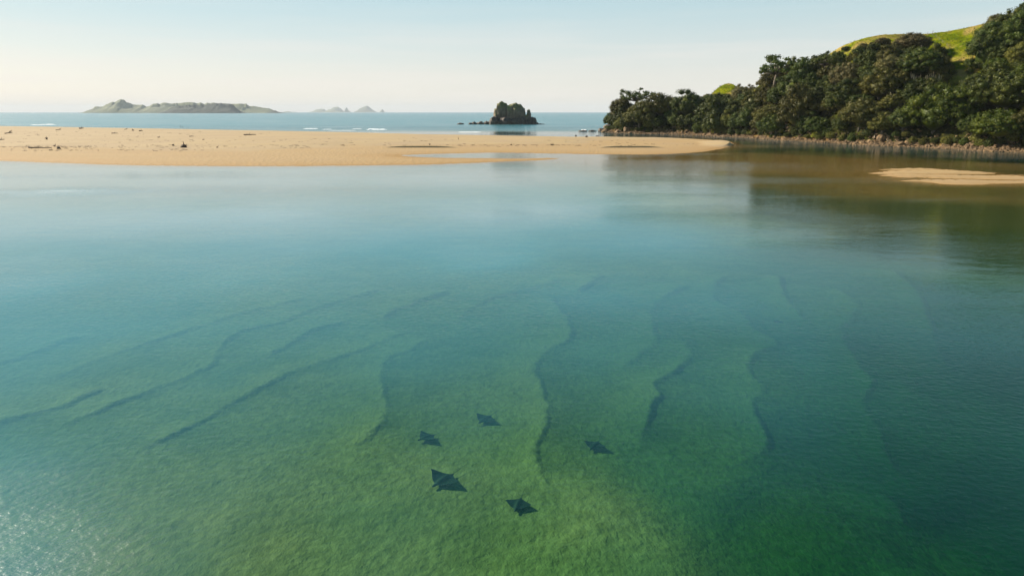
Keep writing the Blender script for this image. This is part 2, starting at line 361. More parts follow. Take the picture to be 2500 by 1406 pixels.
def base_depth(x, y):
    a = np.arctan2(x, y); lr = np.log(np.maximum(np.hypot(x, y), .5)) * .8
    num = np.zeros(x.shape); den = np.zeros(x.shape)
    for (pa, pr), dz in zip(DPC, DPZ):
        w = 1 / ((a - pa) ** 2 + (lr - pr) ** 2 + .0012) ** 2
        num += w * dz; den += w
    d = num / den
    d = d * (1 + .22 * fbm(x * .05, y * .05, 5)) + .05 * fbm(x * .3, y * .3, 9)
    chop = sstep((y - 520) / 90)
    d = d * (1 - chop) + chop * (1.2 + 4.2 * sstep((y - 560) / 500))
    return np.maximum(d, .04), chop
def bed(x, y, full=True):
    """returns z of the ground sheet, depth for the water, chop"""
    d, chop = base_depth(x, y)
    ins = inside(SPIT, x, y)
    m = (y > 130) & (y < 3000) & (np.abs(x) < 3000)
    dn = np.full(x.shape, 1e3); df = np.full(x.shape, 1e3)
    dn[m], _, _ = poly_dist(NEAR, x[m], y[m]); df[m], _, _ = poly_dist(FAR, x[m], y[m])
    dist = np.minimum(dn, df)
    wob = 1 + .25 * fbm(x * .04, y * .04, 3)
    zin = np.minimum(.22 * sstep(dn * wob / 26) + .78 * sstep((dn * wob - 55) / 55), .95 * sstep(df / 14))
    zin = zin + .05 * fbm(x * .035, y * .08, 21) * sstep(dn / 60) + .035 * fbm(x * .25, y * .25, 31) * sstep(dn / 12) * sstep(df / 6)
    zin = zin + .03 * fbm(x * .6, y * .35, 41) * (1 - sstep(dn / 40)) * sstep(dn / 2)
    out = np.minimum(d, .015 + dist * np.where(dn < df, .035, .09) )
    dep = np.where(ins, 0., out)
    z = np.where(ins, np.maximum(zin, .012), -out * np.where(chop > .5, 1, .55))
    # emergent bar on the right, torn into fingers by streaks
    mb = (y > 120) & (y < 260) & (x > 60)
    db = np.full(x.shape, 1e3); db[mb], _, _ = poly_dist(np.vstack([BAR, BAR[:1]]), x[mb], y[mb])
    sb = np.where(inside(BAR, x, y), db, -db)
    st = fbm(x * .05 + .4 * y * .05, y * .42, 77, 5)
    zb = .09 * np.clip(sb / 2.6, -3, 1) + .46 * st * sstep((sb + 9) / 9)
    zb = np.where(sb > -11, zb, -9)
    z = np.where(zb > z, zb, z); dep = np.where(zb > -dep, np.maximum(-zb, 0.0), dep)
    if full:
        m = (y < 160) & (y > 12)
        xs, ys = x[m], y[m]; dz = np.zeros(xs.shape); cr = np.zeros(xs.shape)
        for li, L in enumerate(LINES):
            left = 6 <= li <= 13
            P = smooth_line([ground(*p) for p in L], 5)
            P = P + np.c_[fbm(P[:, 0] * 1.3, P[:, 1] * 1.3, 8), fbm(P[:, 0] * 1.3, P[:, 1] * 1.3, 12)] * .3
            lo = P.min(0) - 7; hi = P.max(0) + 7
            k = (xs > lo[0]) & (xs < hi[0]) & (ys > lo[1]) & (ys < hi[1])
            if not k.any(): continue
            q, s, tt = poly_dist(P, xs[k], ys[k]); sg = q * s
            sc = np.clip(ys[k] / 40, .8, 2.2)
            env = sstep(tt / .09) * sstep((1 - tt) / .12) * (.85 + .35 * vnoise2(xs[k] * .22 + 9, ys[k] * .22, 17)); A = (.135 if left else .135) * sc * env * (.8 + .5 * vnoise2(xs[k] * .35, ys[k] * .35, 7)) * sstep((6.5 - q) / 3)
            crest = np.exp(np.minimum(sg, 0) / (2.6 * sc)); tro = -.55 * np.exp(-np.maximum(sg, 0) / (2.0 * sc))
            f = sstep(sg / (.48 * sc) + .5)
            fw = sstep(sg / (.9 * sc) + .5); cr[k] += (.6 if left else 1.0) * env * sstep((6.5 - q) / 4) * ((1 - fw) * np.exp(np.minimum(sg, 0) / (2.4 * sc)) - fw * .7 * np.exp(-np.maximum(sg, 0) / (1.6 * sc)))
            dz[k] += A * (crest * (1 - f) + tro * f)
        dz += .022 * fbm(xs * .9, ys * 1.2, 51, 3) * sstep(-z[m] / .2) + .03 * fbm(xs * .25, ys * .3, 61, 3) * sstep(-z[m] / .2)
        z[m] += dz; CREST = np.zeros(x.shape); CREST[m] = cr; bed.crest = CREST
    return z, dep, chop

def fan(angles, radii):
    A, Rr = np.meshgrid(angles, radii)
    x = (np.sin(A) * Rr).ravel(); y = (np.cos(A) * Rr).ravel()
    n, m = len(angles), len(radii)
    i = np.arange(m - 1)[:, None] * n + np.arange(n - 1)[None, :]
    Fq = np.stack([i, i + n, i + n + 1, i + 1], -1).reshape(-1, 4)
    return x, y, Fq[:, ::-1]
ang = np.r_[np.linspace(-math.pi, -1.02, 24)[:-1], np.linspace(-1.0, 1.0, 740), np.linspace(1.02, math.pi, 24)[1:]]
rad = np.r_[.5, 6, 10, np.geomspace(14, 95, 540), np.geomspace(96, 1150, 330), np.geomspace(1250, 45000, 10)]
x, y, Fq = fan(ang, rad)
z, dep, chop = bed(x, y)
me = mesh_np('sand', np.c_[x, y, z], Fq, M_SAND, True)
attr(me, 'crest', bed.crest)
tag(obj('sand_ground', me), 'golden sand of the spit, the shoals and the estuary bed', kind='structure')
ang = np.r_[np.linspace(-math.pi, -1.02, 24)[:-1], np.linspace(-1.0, 1.0, 330), np.linspace(1.02, math.pi, 24)[1:]]
rad = np.r_[.5, np.geomspace(10, 1150, 330), np.geomspace(1250, 45000, 24)]
x, y, Fq = fan(ang, rad)
_, dep, chop = bed(x, y, False)
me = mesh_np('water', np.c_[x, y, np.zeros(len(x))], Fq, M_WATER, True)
attr(me, 'depth', dep); attr(me, 'chop', chop)
MP = [(0, 430, 1.9), (600, 450, 1.9), (1200, 430, 1.9), (0, 520, 1.5), (600, 520, 1.5), (1300, 510, 1.5), (200, 1020, .45), (700, 1010, .42), (1200, 1000, .36), (1700, 960, .35), (1500, 400, .2), (1750, 380, 0), (1950, 440, .1), (2200, 430, 0), (2450, 500, 0), (2100, 500, .1), (1800, 480, .5), (2450, 620, .0), (2250, 560, 0), (2310, 640, .0), (2440, 690, 0), (2380, 660, 0), (2150, 640, .4), (2000, 385, 0), (2150, 395, 0), (1850, 400, 0), (1980, 410, .0), (2000, 352, .3), (2200, 366, .28), (2400, 380, .2), (1800, 345, .35), (0, 650, 1.3), (600, 650, 1.25), (1200, 620, 1.2), (1600, 600, 1.05), (2000, 680, .5), (2400, 760, .12),  # paleness points: sky sheen and glare painted in, none under the hill's reflection
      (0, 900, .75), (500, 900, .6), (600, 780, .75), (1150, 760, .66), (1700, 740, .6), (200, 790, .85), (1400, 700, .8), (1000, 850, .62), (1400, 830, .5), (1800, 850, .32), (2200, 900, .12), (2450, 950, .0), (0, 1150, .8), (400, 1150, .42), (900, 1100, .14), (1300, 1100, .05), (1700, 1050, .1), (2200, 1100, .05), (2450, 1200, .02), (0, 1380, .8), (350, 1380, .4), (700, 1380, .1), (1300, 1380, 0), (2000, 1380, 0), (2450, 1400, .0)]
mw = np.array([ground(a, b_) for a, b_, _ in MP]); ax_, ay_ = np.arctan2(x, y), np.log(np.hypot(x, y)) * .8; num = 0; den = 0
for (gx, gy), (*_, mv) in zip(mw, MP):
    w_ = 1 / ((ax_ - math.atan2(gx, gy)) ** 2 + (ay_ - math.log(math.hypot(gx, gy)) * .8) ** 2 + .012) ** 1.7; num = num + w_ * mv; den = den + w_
rc = ground(60, 470); rl = ground(900, 440); cc_, sd__, _ = poly_dist([ground(-900, 490), rc, ground(500, 462), rl], x, y)
ruf = sstep(1 - cc_ / (9 + 7 * (x > rc[0]))) * sstep(1 - (x - rc[0]) / (rl[0] - rc[0])) * (.55 + .6 * fbm(x * .08, y * .2, 91))
rq = ground(-60, 1420); ruf2 = sstep(1 - np.hypot((x - rq[0]) * 1.0, (y - rq[1]) * .9) / 15) * (1 + .3 * fbm(x * .3, y * .3, 93))
attr(me, 'ruffle', np.clip(np.maximum(ruf, 0) + np.maximum(ruf2, 0) * 1.0, 0, 1.2))
attr(me, 'milk_and_sheen', num / den * (1 + .25 * fbm(x * .03, y * .03, 15)))
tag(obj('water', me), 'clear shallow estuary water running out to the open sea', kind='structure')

# haze: one closed box of even thin air
bm = bmesh.new(); bmesh.ops.create_cube(bm, size=1)
me = bpy.data.meshes.new('haze'); bm.to_mesh(me); bm.free()
mh = bpy.data.materials.new('haze'); mh.use_nodes = True; nt = mh.node_tree; nt.nodes.clear()
ho = nt.nodes.new('ShaderNodeOutputMaterial'); hv = nt.nodes.new('ShaderNodeVolumePrincipled')
hv.inputs['Color'].default_value = (.86, .92, .98, 1); hv.inputs['Density'].default_value = 2.8e-5; hv.inputs['Anisotropy'].default_value = 0.
nt.links.new(hv.outputs[0], ho.inputs['Volume'])
me.materials.append(mh)
hz = obj('haze', me, loc=(0, 0, 0)); hz.scale = (96000, 96000, 420); hz.location = (0, 0, 203)
tag(hz, 'thin pale sea haze over the whole bay', kind='stuff')

# ------------------------------------------------------------------ headland
#        shore px,py     ridge px,py  ridge distance beyond the shore
HC = [((1466, 322.5), (1500, 296), 14), ((1500, 325), (1545, 272), 22), ((1560, 327), (1600, 266), 26), ((1640, 329), (1660, 263), 30), ((1700, 331), (1715, 254), 38),
      ((1750, 334), (1748, 219), 62), ((1800, 336), (1781, 204), 72), ((1850, 339), (1830, 222), 68), ((1900, 343), (1890, 183), 66), ((2000, 348), (1990, 150), 72), ((2100, 354), (2064, 110), 78),
      ((2180, 358), (2150, 86), 82), ((2260, 361), (2270, 83), 86), ((2350, 366), (2390, 61), 90), ((2420, 370), (2470, 42), 90), ((2500, 373), (2560, 25), 88),
      ((2650, 384), (2700, -10), 86), ((2850, 398), (2900, -45), 80), ((3150, 420), (3200, -90), 72)]
S_ = np.array([ground(*c[0]) for c in HC])
Rg = []
for (a, b, dY), s in zip(HC, S_):
    Y = s[1] + dY; Rg.append((xat(b[0], b[1], Y), Y, zat(Y, b[1])))
Rg = np.array(Rg)
SUB = 10
Ss = smooth_line(S_, SUB); Rs = smooth_line(Rg, SUB)
NU = len(Ss)
def hill(u, v):
    """u in 0..NU-1 along the shore, v 0 at the waterline, 1 on the ridge"""
    u = np.clip(np.asarray(u, float), 0, NU - 1.001); v = np.asarray(v, float)
    i = np.floor(u).astype(int); f = (u - i)
    s = Ss[i] * (1 - f)[..., None] + Ss[i + 1] * f[..., None]
    r = Rs[i] * (1 - f)[..., None] + Rs[i + 1] * f[..., None]
    px = s[..., 0] + (r[..., 0] - s[..., 0]) * v; py = s[..., 1] + (r[..., 1] - s[..., 1]) * v
    Lm = np.hypot(r[..., 0] - s[..., 0], r[..., 1] - s[..., 1]); dm = v * Lm
    zr = r[..., 2]
    beach = np.where(dm < 0, dm * .25, 2.1 * np.minimum(dm / 8.5, 1) ** .9 * (1 + (-.12 + .45 * vnoise2(u * .9, u * 0, 3) + .25 * vnoise2(u * 2.7, u * 0, 5)) * np.exp(-np.maximum(dm - 7, 0) / 4.)))
    k = np.clip((dm - 7) / np.maximum(Lm - 7, 4), 0, 1)
    zz = beach + (zr - 2.1) * (k ** .82 * (1 - .25 * k) + .25 * k ** 2)
    zz = np.where(v > 1, zr - (v - 1) * zr * .22, zz)
    amp = np.clip(dm / 12, 0, 1) * np.where((v > .9), np.clip((1.0 - v) / .1, 0.12, 1), 1)
    zz = zz + amp * (1.6 * fbm(px * .05, py * .05, 71, 3) + .5 * fbm(px * .25, py * .25, 73, 3)) + .35 * fbm(px * .6, py * .6, 79, 2) * np.clip(dm / 4, 0, 1) * .6
    return px, py, zz
uu = np.linspace(0, NU - 1.01, NU * 3); vv = np.r_[np.linspace(-.12, 0, 4)[:-1], np.linspace(0, 1, 90), np.linspace(1.03, 2.3, 18)]
VVg, UUg = np.meshgrid(vv, uu, indexing='ij')
hx, hy, hzz = hill(UUg.ravel(), VVg.ravel())
ppx, ppy = project(hx, hy, hzz)
GRASS_PX = [(2050, 90), (2150, 70), (2270, 70), (2420, 40), (2372, 100), (2392, 150), (2400, 165), (2385, 200), (2340, 235), (2300, 230), (2318, 190), (2322, 150), (2300, 120), (2270, 135), (2255, 118), (2200, 105), (2130, 105), (2095, 130), (2080, 170), (2062, 140)]
grassv = inside(GRASS_PX, ppx, ppy).astype(float)
grassv = np.maximum(grassv, (VVg.ravel() > .93) & (ppx > 1735))
grassv = np.maximum(grassv, inside([(1735, 195), (1830, 190), (1830, 230), (1735, 230)], ppx, ppy))
n = len(uu); mrows = len(vv)
i = np.arange(mrows - 1)[:, None] * n + np.arange(n - 1)[None, :]
Fq = np.stack([i, i + 1, i + n + 1, i + n], -1).reshape(-1, 4)
mg, nt, b = new_mat('hillside'); t = NT(nt)
o = t.mapping()
g = t.mix(t.val(t.noise(.12, 4, .6, t.mapping((1, 1, 4))), .4, .6), (.105, .140, .005), (.20, .205, .008))
g = t.mix(t.val(t.noise(.07, 3, .6, o), .5, .62), g, (.33, .24, .07))
soil = t.mix(t.val(t.noise(.4, 4, .6, o), .35, .65), (.014, .015, .006), (.034, .034, .011))
sepz = t.n('ShaderNodeSeparateXYZ'); gg = t.n('ShaderNodeNewGeometry'); t.l(gg.outputs['Position'], sepz.inputs[0])
soil = t.mix(t.val(sepz.outputs[2], 1.7, 2.2), (.17, .10, .042), soil)
t.l(t.mix(t.math('ADD', t.val(t.noise(.5, 3, .6, o), .3, .7, -.25, .25), t.attr('grass')), soil, g), b.inputs['Base Color'])
b.inputs['Roughness'].default_value = 1.; b.inputs['Specular IOR Level'].default_value = 0.
t.l(t.bump(t.noise(.9, 5, .7, o), .6).outputs[0], b.inputs['Normal'])
me = mesh_np('hillside', np.c_[hx, hy, hzz], Fq, mg, True); attr(me, 'grass', grassv)
tag(obj('hillside', me), 'steep headland hill with a grassy top', kind='structure')
def hill_at(px, py, vmin=0.):
    q = (ppx - px) ** 2 + (ppy - py) ** 2 + (VVg.ravel() > 1.02) * 1e4 + (VVg.ravel() < vmin) * 1e4
    k = int(np.argmin(q)); return float(hx[k]), float(hy[k]), float(hzz[k])

# ------------------------------------------------------------------ trees
rng = np.random.default_rng(11)
ICO = bmesh.new(); bmesh.ops.create_icosphere(ICO, subdivisions=1, radius=1)
ICO_V = np.array([v.co[:] for v in ICO.verts]); ICO_F = np.array([[v.index for v in f.verts] for f in ICO.faces]); ICO.free()
def crown(seed, npuff=46, nleaf=260, leaf=.033, puff=(.20, .34), flat=.85, low=-.35, spread=1., airy=False):
    """crown of radius 1 with its base near z=0 : leafy puffs on an uneven dome"""
    g = np.random.default_rng(seed); V = []; Q = []; T = []; nv = 0
    lob = g.uniform(0, 6.28, 5)
    centres = []
    tries = 0
    while len(centres) < npuff and tries < 4000:
        tries += 1
        ph = g.uniform(0, 6.283); cz = g.uniform(low, 1.)
        rr = 1 + .16 * math.sin(2 * ph + lob[0]) + .12 * math.sin(3 * ph + lob[1]) + .10 * math.sin(5 * cz + lob[2])
        rr *= g.uniform(.62, 1.) ** .5 * .80
        sxy = math.sqrt(max(0, 1 - cz * cz))
        if airy: rr *= g.uniform(.55, 1.1)
        c = np.array([math.cos(ph) * sxy * rr, math.sin(ph) * sxy * rr, cz * rr * flat])
        rad_ = g.uniform(*puff) * (1 - .25 * (cz < 0))
        if all(np.linalg.norm(c - d) > (rad_ + e) * (.62 if not airy else .85) for d, e in centres): centres.append((c, rad_))
    for c, rad_ in centres:
        N = int(nleaf * (rad_ / .27) ** 2)
        d = g.normal(size=(N, 3)); d /= np.linalg.norm(d, axis=1)[:, None]
        out = c / (np.linalg.norm(c) + 1e-6)
        d += out * .55; d[:, 2] += .25; d /= np.linalg.norm(d, axis=1)[:, None]
        sq = np.array([g.uniform(.8, 1.25), g.uniform(.8, 1.25), .55 if airy else g.uniform(.6, .9)])
        lump = 1 + .28 * np.sin(d[:, 0] * 5 + lob[3]) * np.cos(d[:, 1] * 6 + lob[4])
        p = c + d * sq * (rad_ * lump * g.uniform(.76, 1.20, N))[:, None]
        nrm = d + g.normal(size=(N, 3)) * .45; nrm /= np.linalg.norm(nrm, axis=1)[:, None]
        a = np.cross(nrm, g.normal(size=(N, 3))); a /= np.linalg.norm(a, axis=1)[:, None] + 1e-9
        b_ = np.cross(nrm, a)
        s = (leaf * g.uniform(.6, 1.35, N))[:, None]
        quad = np.stack([p - a * s, p - b_ * s * .6, p + a * s, p + b_ * s * .6], 1).reshape(-1, 3)
        V.append(quad); idx = nv + np.arange(N * 4).reshape(-1, 4); Q.append(idx); nv += N * 4
        # shaded inner foliage
        k = ICO_V * sq * rad_ * (.62 if airy else .72) * (1 + .12 * g.normal(size=(len(ICO_V), 1))) + c
        V.append(k); tf = ICO_F + nv; Q.append(np.c_[tf, tf[:, 2]]); nv += len(k)
    if not airy:      # inner mass
        k = ICO_V * np.array([.62, .62, .55 * flat]) + np.array([0, 0, .02]); V.append(k); tf = ICO_F + nv; Q.append(np.c_[tf, tf[:, 2]]); nv += len(k)
    return np.vstack(V), np.vstack(Q), centres
def quads_to_mesh(name, V, Q, mat):
    """rows whose last two indices agree are triangles"""
    me = bpy.data.meshes.new(name)
    tri = Q[:, 2] == Q[:, 3]
    cnt = np.where(tri, 3, 4); start = np.r_[0, np.cumsum(cnt)[:-1]].astype(np.int32)
    flat_ = np.concatenate([r[:c] for r, c in zip(Q, cnt)]).astype(np.int32)
    me.vertices.add(len(V)); me.vertices.foreach_set('co', V.astype(np.float32).ravel())
    me.loops.add(len(flat_)); me.loops.foreach_set('vertex_index', flat_)
    me.polygons.add(len(Q)); me.polygons.foreach_set('loop_start', start)
    me.update(calc_edges=True); me.materials.append(mat); return me
def tube(path, r0, r1, seg=6, V=None, Fc=None):
    if V is None: V = []; Fc = []
    base = len(V); n = len(path)
    for k, p in enumerate(path):
        p = Vector(p); d = (Vector(path[min(k + 1, n - 1)]) - Vector(path[max(k - 1, 0)])).normalized()
        a = d.orthogonal().normalized(); b_ = d.cross(a); r = r0 + (r1 - r0) * k / (n - 1)
        for s in range(seg):
            w = 2 * math.pi * s / seg; V.append(p + a * math.cos(w) * r + b_ * math.sin(w) * r)
    for k in range(n - 1):
        for s in range(seg):
            q = base + k * seg; Fc.append((q + s, q + (s + 1) % seg, q + seg + (s + 1) % seg, q + seg + s))
    Fc.append(tuple(base + s for s in range(seg))[::-1]); Fc.append(tuple(base + (n - 1) * seg + s for s in range(seg)))
    return V, Fc
def pymesh(name, V, Fc, mat, smooth=True):
    me = bpy.data.meshes.new(name); me.from_pydata([tuple(v) for v in V], [], Fc); me.materials.append(mat)
    for p in me.polygons: p.use_smooth = smooth
    me.update(); return me
def trunk_mesh(seed, centres, drop=.75):
    """trunk from z=-drop up to 0 with limbs to the puffs (crown units)"""
    g = random.Random(seed); V = []; Fc = []
    tube([(0, 0, -drop), (.02, .01, -drop * .6), (.05, -.02, -drop * .25), (.03, 0, .05)], .085, .06, 7, V, Fc)
    for c, r_ in sorted(centres, key=lambda q: -q[1])[:16]:
        m_ = c * .5 + np.array([g.uniform(-.06, .06), g.uniform(-.06, .06), -.10])
        tube([(.03, 0, -.15), tuple(m_), tuple(c)], .04, .012, 5, V, Fc)
    return pymesh('trunk', V, Fc, M_BARK)
PROTO = []     # (crown mesh, trunk mesh)
for k in range(7):
    V, Q, cs = crown(100 + k, npuff=58 + k % 3 * 8, puff=(.15, .30), nleaf=230, leaf=.028, flat=[.85, .95, .75, 1.05, .9, .8, 1.15][k])
    PROTO.append((quads_to_mesh('crown', V, Q, M_DARK), trunk_mesh(k, cs)))
AIRY = []
for k in range(3):
    V, Q, cs = crown(200 + k, npuff=30, nleaf=120, puff=(.14, .24), flat=.62, low=-.1, airy=True, leaf=.04)
    AIRY.append((quads_to_mesh('crown', V, Q, M_DARK), trunk_mesh(50 + k, cs)))
TALL = []
for k in range(2):
    V, Q, cs = crown(300 + k, npuff=40, flat=1.5, low=-.7)
    TALL.append((quads_to_mesh('crown', V, Q, M_DARK), trunk_mesh(60 + k, cs, 1.1)))
LEAFM = {'dark green': M_DARK, 'olive': M_OLIVE, 'grey-brown': M_GREY, 'bright green': M_BRIGHT, 'yellow-green': M_YELL}
placed = []
def place_tree(loc, rad_, kind, proto, name='tree', label='', cat='tree', group=None, trunk=True, hs=1., lift=.72):
    root = empty(name, loc); cm, tm = proto
    tag(root, label, cat, group)
    rz = rng.uniform(0, 6.28)
    c = bpy.data.objects.new('crown', cm); link(c, root); c.scale = (rad_, rad_, rad_ * hs); c.location = (0, 0, rad_ * lift); c.rotation_euler = (0, 0, rz)
    c.material_slots[0].link = 'OBJECT'; c.material_slots[0].material = LEAFM[kind]
    if trunk:
        t_ = bpy.data.objects.new('trunk', tm); link(t_, root); t_.scale = (rad_,) * 3; t_.location = (0, 0, rad_ * lift); t_.rotation_euler = (0, 0, rz)
    placed.append((root, loc, rad_, kind)); return root

KEEP = []      # hand-placed trees: (px, py of the crown centre, radius in px, kind, proto list, hs, lift, label)
HAND = [
 (1550, 228, 42, 'dark green', AIRY, 0, 1.0, 1.0, 'flat-topped open tree with gaps in its crown, rising at the headland tip'),
 (1515, 262, 30, 'olive', PROTO, 1, 1.1, .7, 'leaning bushy tree at the very tip of the headland'),
 (1560, 272, 38, 'olive', PROTO, 0, 1.1, .7, 'full round tree under the flat-topped tree at the headland tip'),
 (1612, 252, 38, 'olive', PROTO, 2, 1.1, .7, 'olive domed tree right of the flat-topped tip tree'),
 (1676, 248, 40, 'dark green', PROTO, 3, 1.0, .7, 'broad dark tree halfway along the low part of the headland'),
 (1738, 262, 38, 'dark green', PROTO, 4, 1.1, .7, 'dark tree below the small bare knoll'),
 (1890, 156, 50, 'dark green', AIRY, 1, 1.15, .9, 'spreading see-through tree standing against the sky above the knoll'),
 (1958, 146, 24, 'dark green', AIRY, 2, 1.0, .9, 'small flat-topped tree on the skyline beside the spreading see-through tree'),
 (2012, 140, 41, 'dark green', AIRY, 0, 1.1, .9, 'domed open tree on the skyline, third skyline tree from the knoll'),
 (2225, 98, 38, 'grey-brown', PROTO, 5, .85, .6, 'grey-brown bushy tree breaking the grassy skyline left of the fence'),
 (2150, 103, 18, 'grey-brown', PROTO, 1, .9, .6, 'small grey-brown bush at the left end of the skyline grass'),
 (2235, 150, 62, 'dark green', PROTO, 0, .75, .6, 'very wide dark domed tree high on the slope below the fence'),
 (2170, 155, 40, 'grey-brown', PROTO, 2, .9, .6, 'grey-brown tree left of the very wide dark domed tree'),
 (2420, 85, 42, 'dark green', PROTO, 3, 1.0, .6, 'dark tree at the right end of the skyline grass'),
 (2470, 55, 48, 'dark green', PROTO, 4, 1.1, .6, 'tall dark tree on the skyline at the right edge of the view'),
 (2395, 112, 34, 'dark green', PROTO, 6, .9, .6, 'low dark tree at the foot of the skyline clump beside the pasture'),
 (2278, 262, 62, 'bright green', PROTO, 6, 1.0, .6, 'large bright green tree leaning over the shore rocks'),
 (2340, 250, 58, 'bright green', PROTO, 1, 1.0, .6, 'bright green tree right of the one leaning over the shore rocks'),
 (2450, 215, 75, 'dark green', PROTO, 2, .95, .6, 'huge dark green tree on the slope at the right edge of the view'),
 (2440, 300, 60, 'bright green', PROTO, 5, .9, .6, 'low spreading bright green tree above the right end of the shore'),
 (2375, 205, 46, 'dark green', PROTO, 0, .9, .6, 'dark green tree below the pasture tongue'),
 (2335, 195, 14, 'yellow-green', PROTO, 4, 1.1, .6, 'small yellow-green bush in the tongue of grass under the pasture'),
 (2300, 232, 13, 'yellow-green', PROTO, 3, 1.0, .6, 'yellow-green bush just above the large bright green tree'),
 (2100, 270, 52, 'olive', PROTO, 5, .95, .6, 'broad olive tree in the hollow above the stony beach'),
 (1950, 260, 48, 'olive', PROTO, 6, 1.2, .6, 'tall olive tree whose crown hangs to the shore, midway along the headland'),
 (2060, 225, 52, 'dark green', PROTO, 3, .9, .6, 'dark domed tree in the middle of the wooded slope'),
 (2275, 185, 13, 'grey-brown', TALL, 0, 1.0, .5, 'narrow grey-brown upright tree in front of the very wide dark domed tree'),
 (2105, 113, 15, 'grey-brown', PROTO, 4, .8, .5, 'rounded grey-brown bush on the pasture left of the wide dark tree'),
 (2084, 136, 18, 'olive', PROTO, 0, .9, .5, 'olive bush below the left end of the skyline pasture'),
 (2125, 134, 20, 'dark green', PROTO, 3, .9, .5, 'dark tree below the small grey-brown skyline bush'),
 (2187, 118, 20, 'grey-brown', PROTO, 6, .9, .5, 'grey-brown tree between the two skyline bushes'),
 (2096, 122, 18, 'dark green', PROTO, 5, .9, .5, 'dark bush halfway along the left strip of the skyline pasture'),
 (2135, 112, 17, 'olive', PROTO, 1, .9, .5, 'olive bush in front of the small grey-brown skyline bush'),
 (2038, 142, 24, 'dark green', PROTO, 4, 1., .5, 'dark tree just right of the domed open skyline tree'),
 (2064, 118, 10, 'dark green', PROTO, 2, .9, .5, 'small dark bush where the pasture first meets the sky'),
 (2052, 300, 26, 'dark green', PROTO, 2, 1., .6, 'low dark tree above the brown submerged shoal'),
 (2047, 172, 15, 'grey-brown', TALL, 1, 1.0, .5, 'narrow grey-brown tree high on the slope left of centre'),
]
def hill_loc(px, py, rpx, hs, lift):
    """ground point whose tree puts its crown centre on px,py (crown in front of the slope)"""
    best = None
    idx = np.where((VVg.ravel() >= .04) & (VVg.ravel() <= 1.0) & (np.abs(ppx - px) < 6))[0]
    r_m = rpx * hy[idx] / F
    cz = hzz[idx] + r_m * (lift + .25 * hs)
    _, q = project(hx[idx], hy[idx], cz)
    e = np.abs(q - py) + np.abs(ppx[idx] - px)
    k = int(np.argmin(e)); j = idx[k]
    return (float(hx[j]), float(hy[j]), float(hzz[j]) - .3), float(r_m[k])
for (px, py, rp, kind, lst, pi, hs, lift, lab) in HAND:
    loc, rm = hill_loc(px, py, rp, hs, lift)
    r_ = place_tree(loc, rm, kind, lst[pi % len(lst)], 'tree' if rp > 19 else 'shrub', lab, 'tree' if rp > 19 else 'shrub', None, True, hs, lift)
    KEEP.append((loc, rm))
# fill the slope
cand = []
tries = 0
while len(cand) < 190 and tries < 60000:
    tries += 1
    u = rng.uniform(1, NU - 14); v = rng.uniform(.0, .97)
    X, Y, Z = (float(q) for q in hill(u, v))
    i = int(u); Lm = float(np.hypot(*(Rs[i, :2] - Ss[i]))); dm = v * Lm
    if dm < 7 + rng.uniform(0, 2.5): continue
    rm = rng.uniform(5.2, 9.4) * (1.05 if Y < 420 else .95)
    if v > .75: rm *= .72
    if u < 35: rm = min(rm, 6)
    p0, q0 = project(X, Y, Z + rm * .9); p1, q1 = project(X, Y, Z + .3)
    if p0 > 2900: continue
    if inside(GRASS_PX, np.array([p0, p1]), np.array([q0, q1])).any() : continue
    tq = project(X, Y, Z + rm * 1.55)[1]
    rpx = rm * F / Y
    if inside(GRASS_PX, np.array([p0 - rpx * .7, p0 + rpx * .7, p0]), np.array([q0, q0, tq])).sum() > 0: continue
    if 1720 < p0 < 1855 and tq < (226 if p0 < 1800 else 212): continue
    # keep the skyline where the photo has it
    sky_y = np.interp(p0, [1480, 1530, 1600, 1700, 1745, 1830, 1860, 1930, 2000, 2060, 2100, 2150, 2250, 2380, 2430, 2500], [235, 210, 222, 220, 218, 205, 165, 150, 130, 120, 108, 98, 90, 70, 30, -10])
    if tq < sky_y: continue
    if any((X - a) ** 2 + (Y - b) ** 2 < (.56 * (rm + c)) ** 2 for a, b, c in cand): continue
    if any((X - l[0]) ** 2 + (Y - l[1]) ** 2 < (.50 * (rm + r_)) ** 2 for l, r_ in KEEP): continue
    cand.append((X, Y, rm)); kd = rng.random()
    right = p0 > 2230
    if right: kind = 'bright green' if kd < .38 and Z < 40 else ('dark green' if kd < .8 else 'olive')
    else: kind = 'olive' if kd < .36 else ('dark green' if kd < .92 else 'grey-brown')
    if v > .78 and kd > .5: kind = 'grey-brown'
    place_tree((X, Y, Z - .3), rm, kind, PROTO[rng.integers(7)] if rng.random() < .86 else TALL[rng.integers(2)], 'tree', '', 'tree', None, True, rng.uniform(.85, 1.2), .66)
# small scrub filling the gaps
shr = []
tries = 0
while len(shr) < 66 and tries < 9000:
    tries += 1
    u = rng.uniform(2, NU - 30); v = rng.uniform(.02, .95)
    X, Y, Z = (float(q) for q in hill(u, v)); i = int(u); Lm = float(np.hypot(*(Rs[i, :2] - Ss[i])))
    if v * Lm < 7: continue
    rm = rng.uniform(1.5, 3.0); p0, q0 = project(X, Y, Z + rm)
    if p0 > 2520: continue
    on_grass = inside(GRASS_PX, np.array([p0]), np.array([q0]))[0]
    if on_grass and (rng.random() < .86 or q0 < 105): continue
    if any((X - a) ** 2 + (Y - b) ** 2 < 16 for a, b in shr): continue
    shr.append((X, Y)); kd = rng.random()
    kind = 'grey-brown' if kd < .4 else ('yellow-green' if kd < .55 else 'olive')
    place_tree((X, Y, Z - .2), rm, kind, PROTO[rng.integers(7)], 'shrub', '', 'shrub', 'scrub bushes filling gaps between the headland trees', False, rng.uniform(.8, 1.3), .3)
k = 0
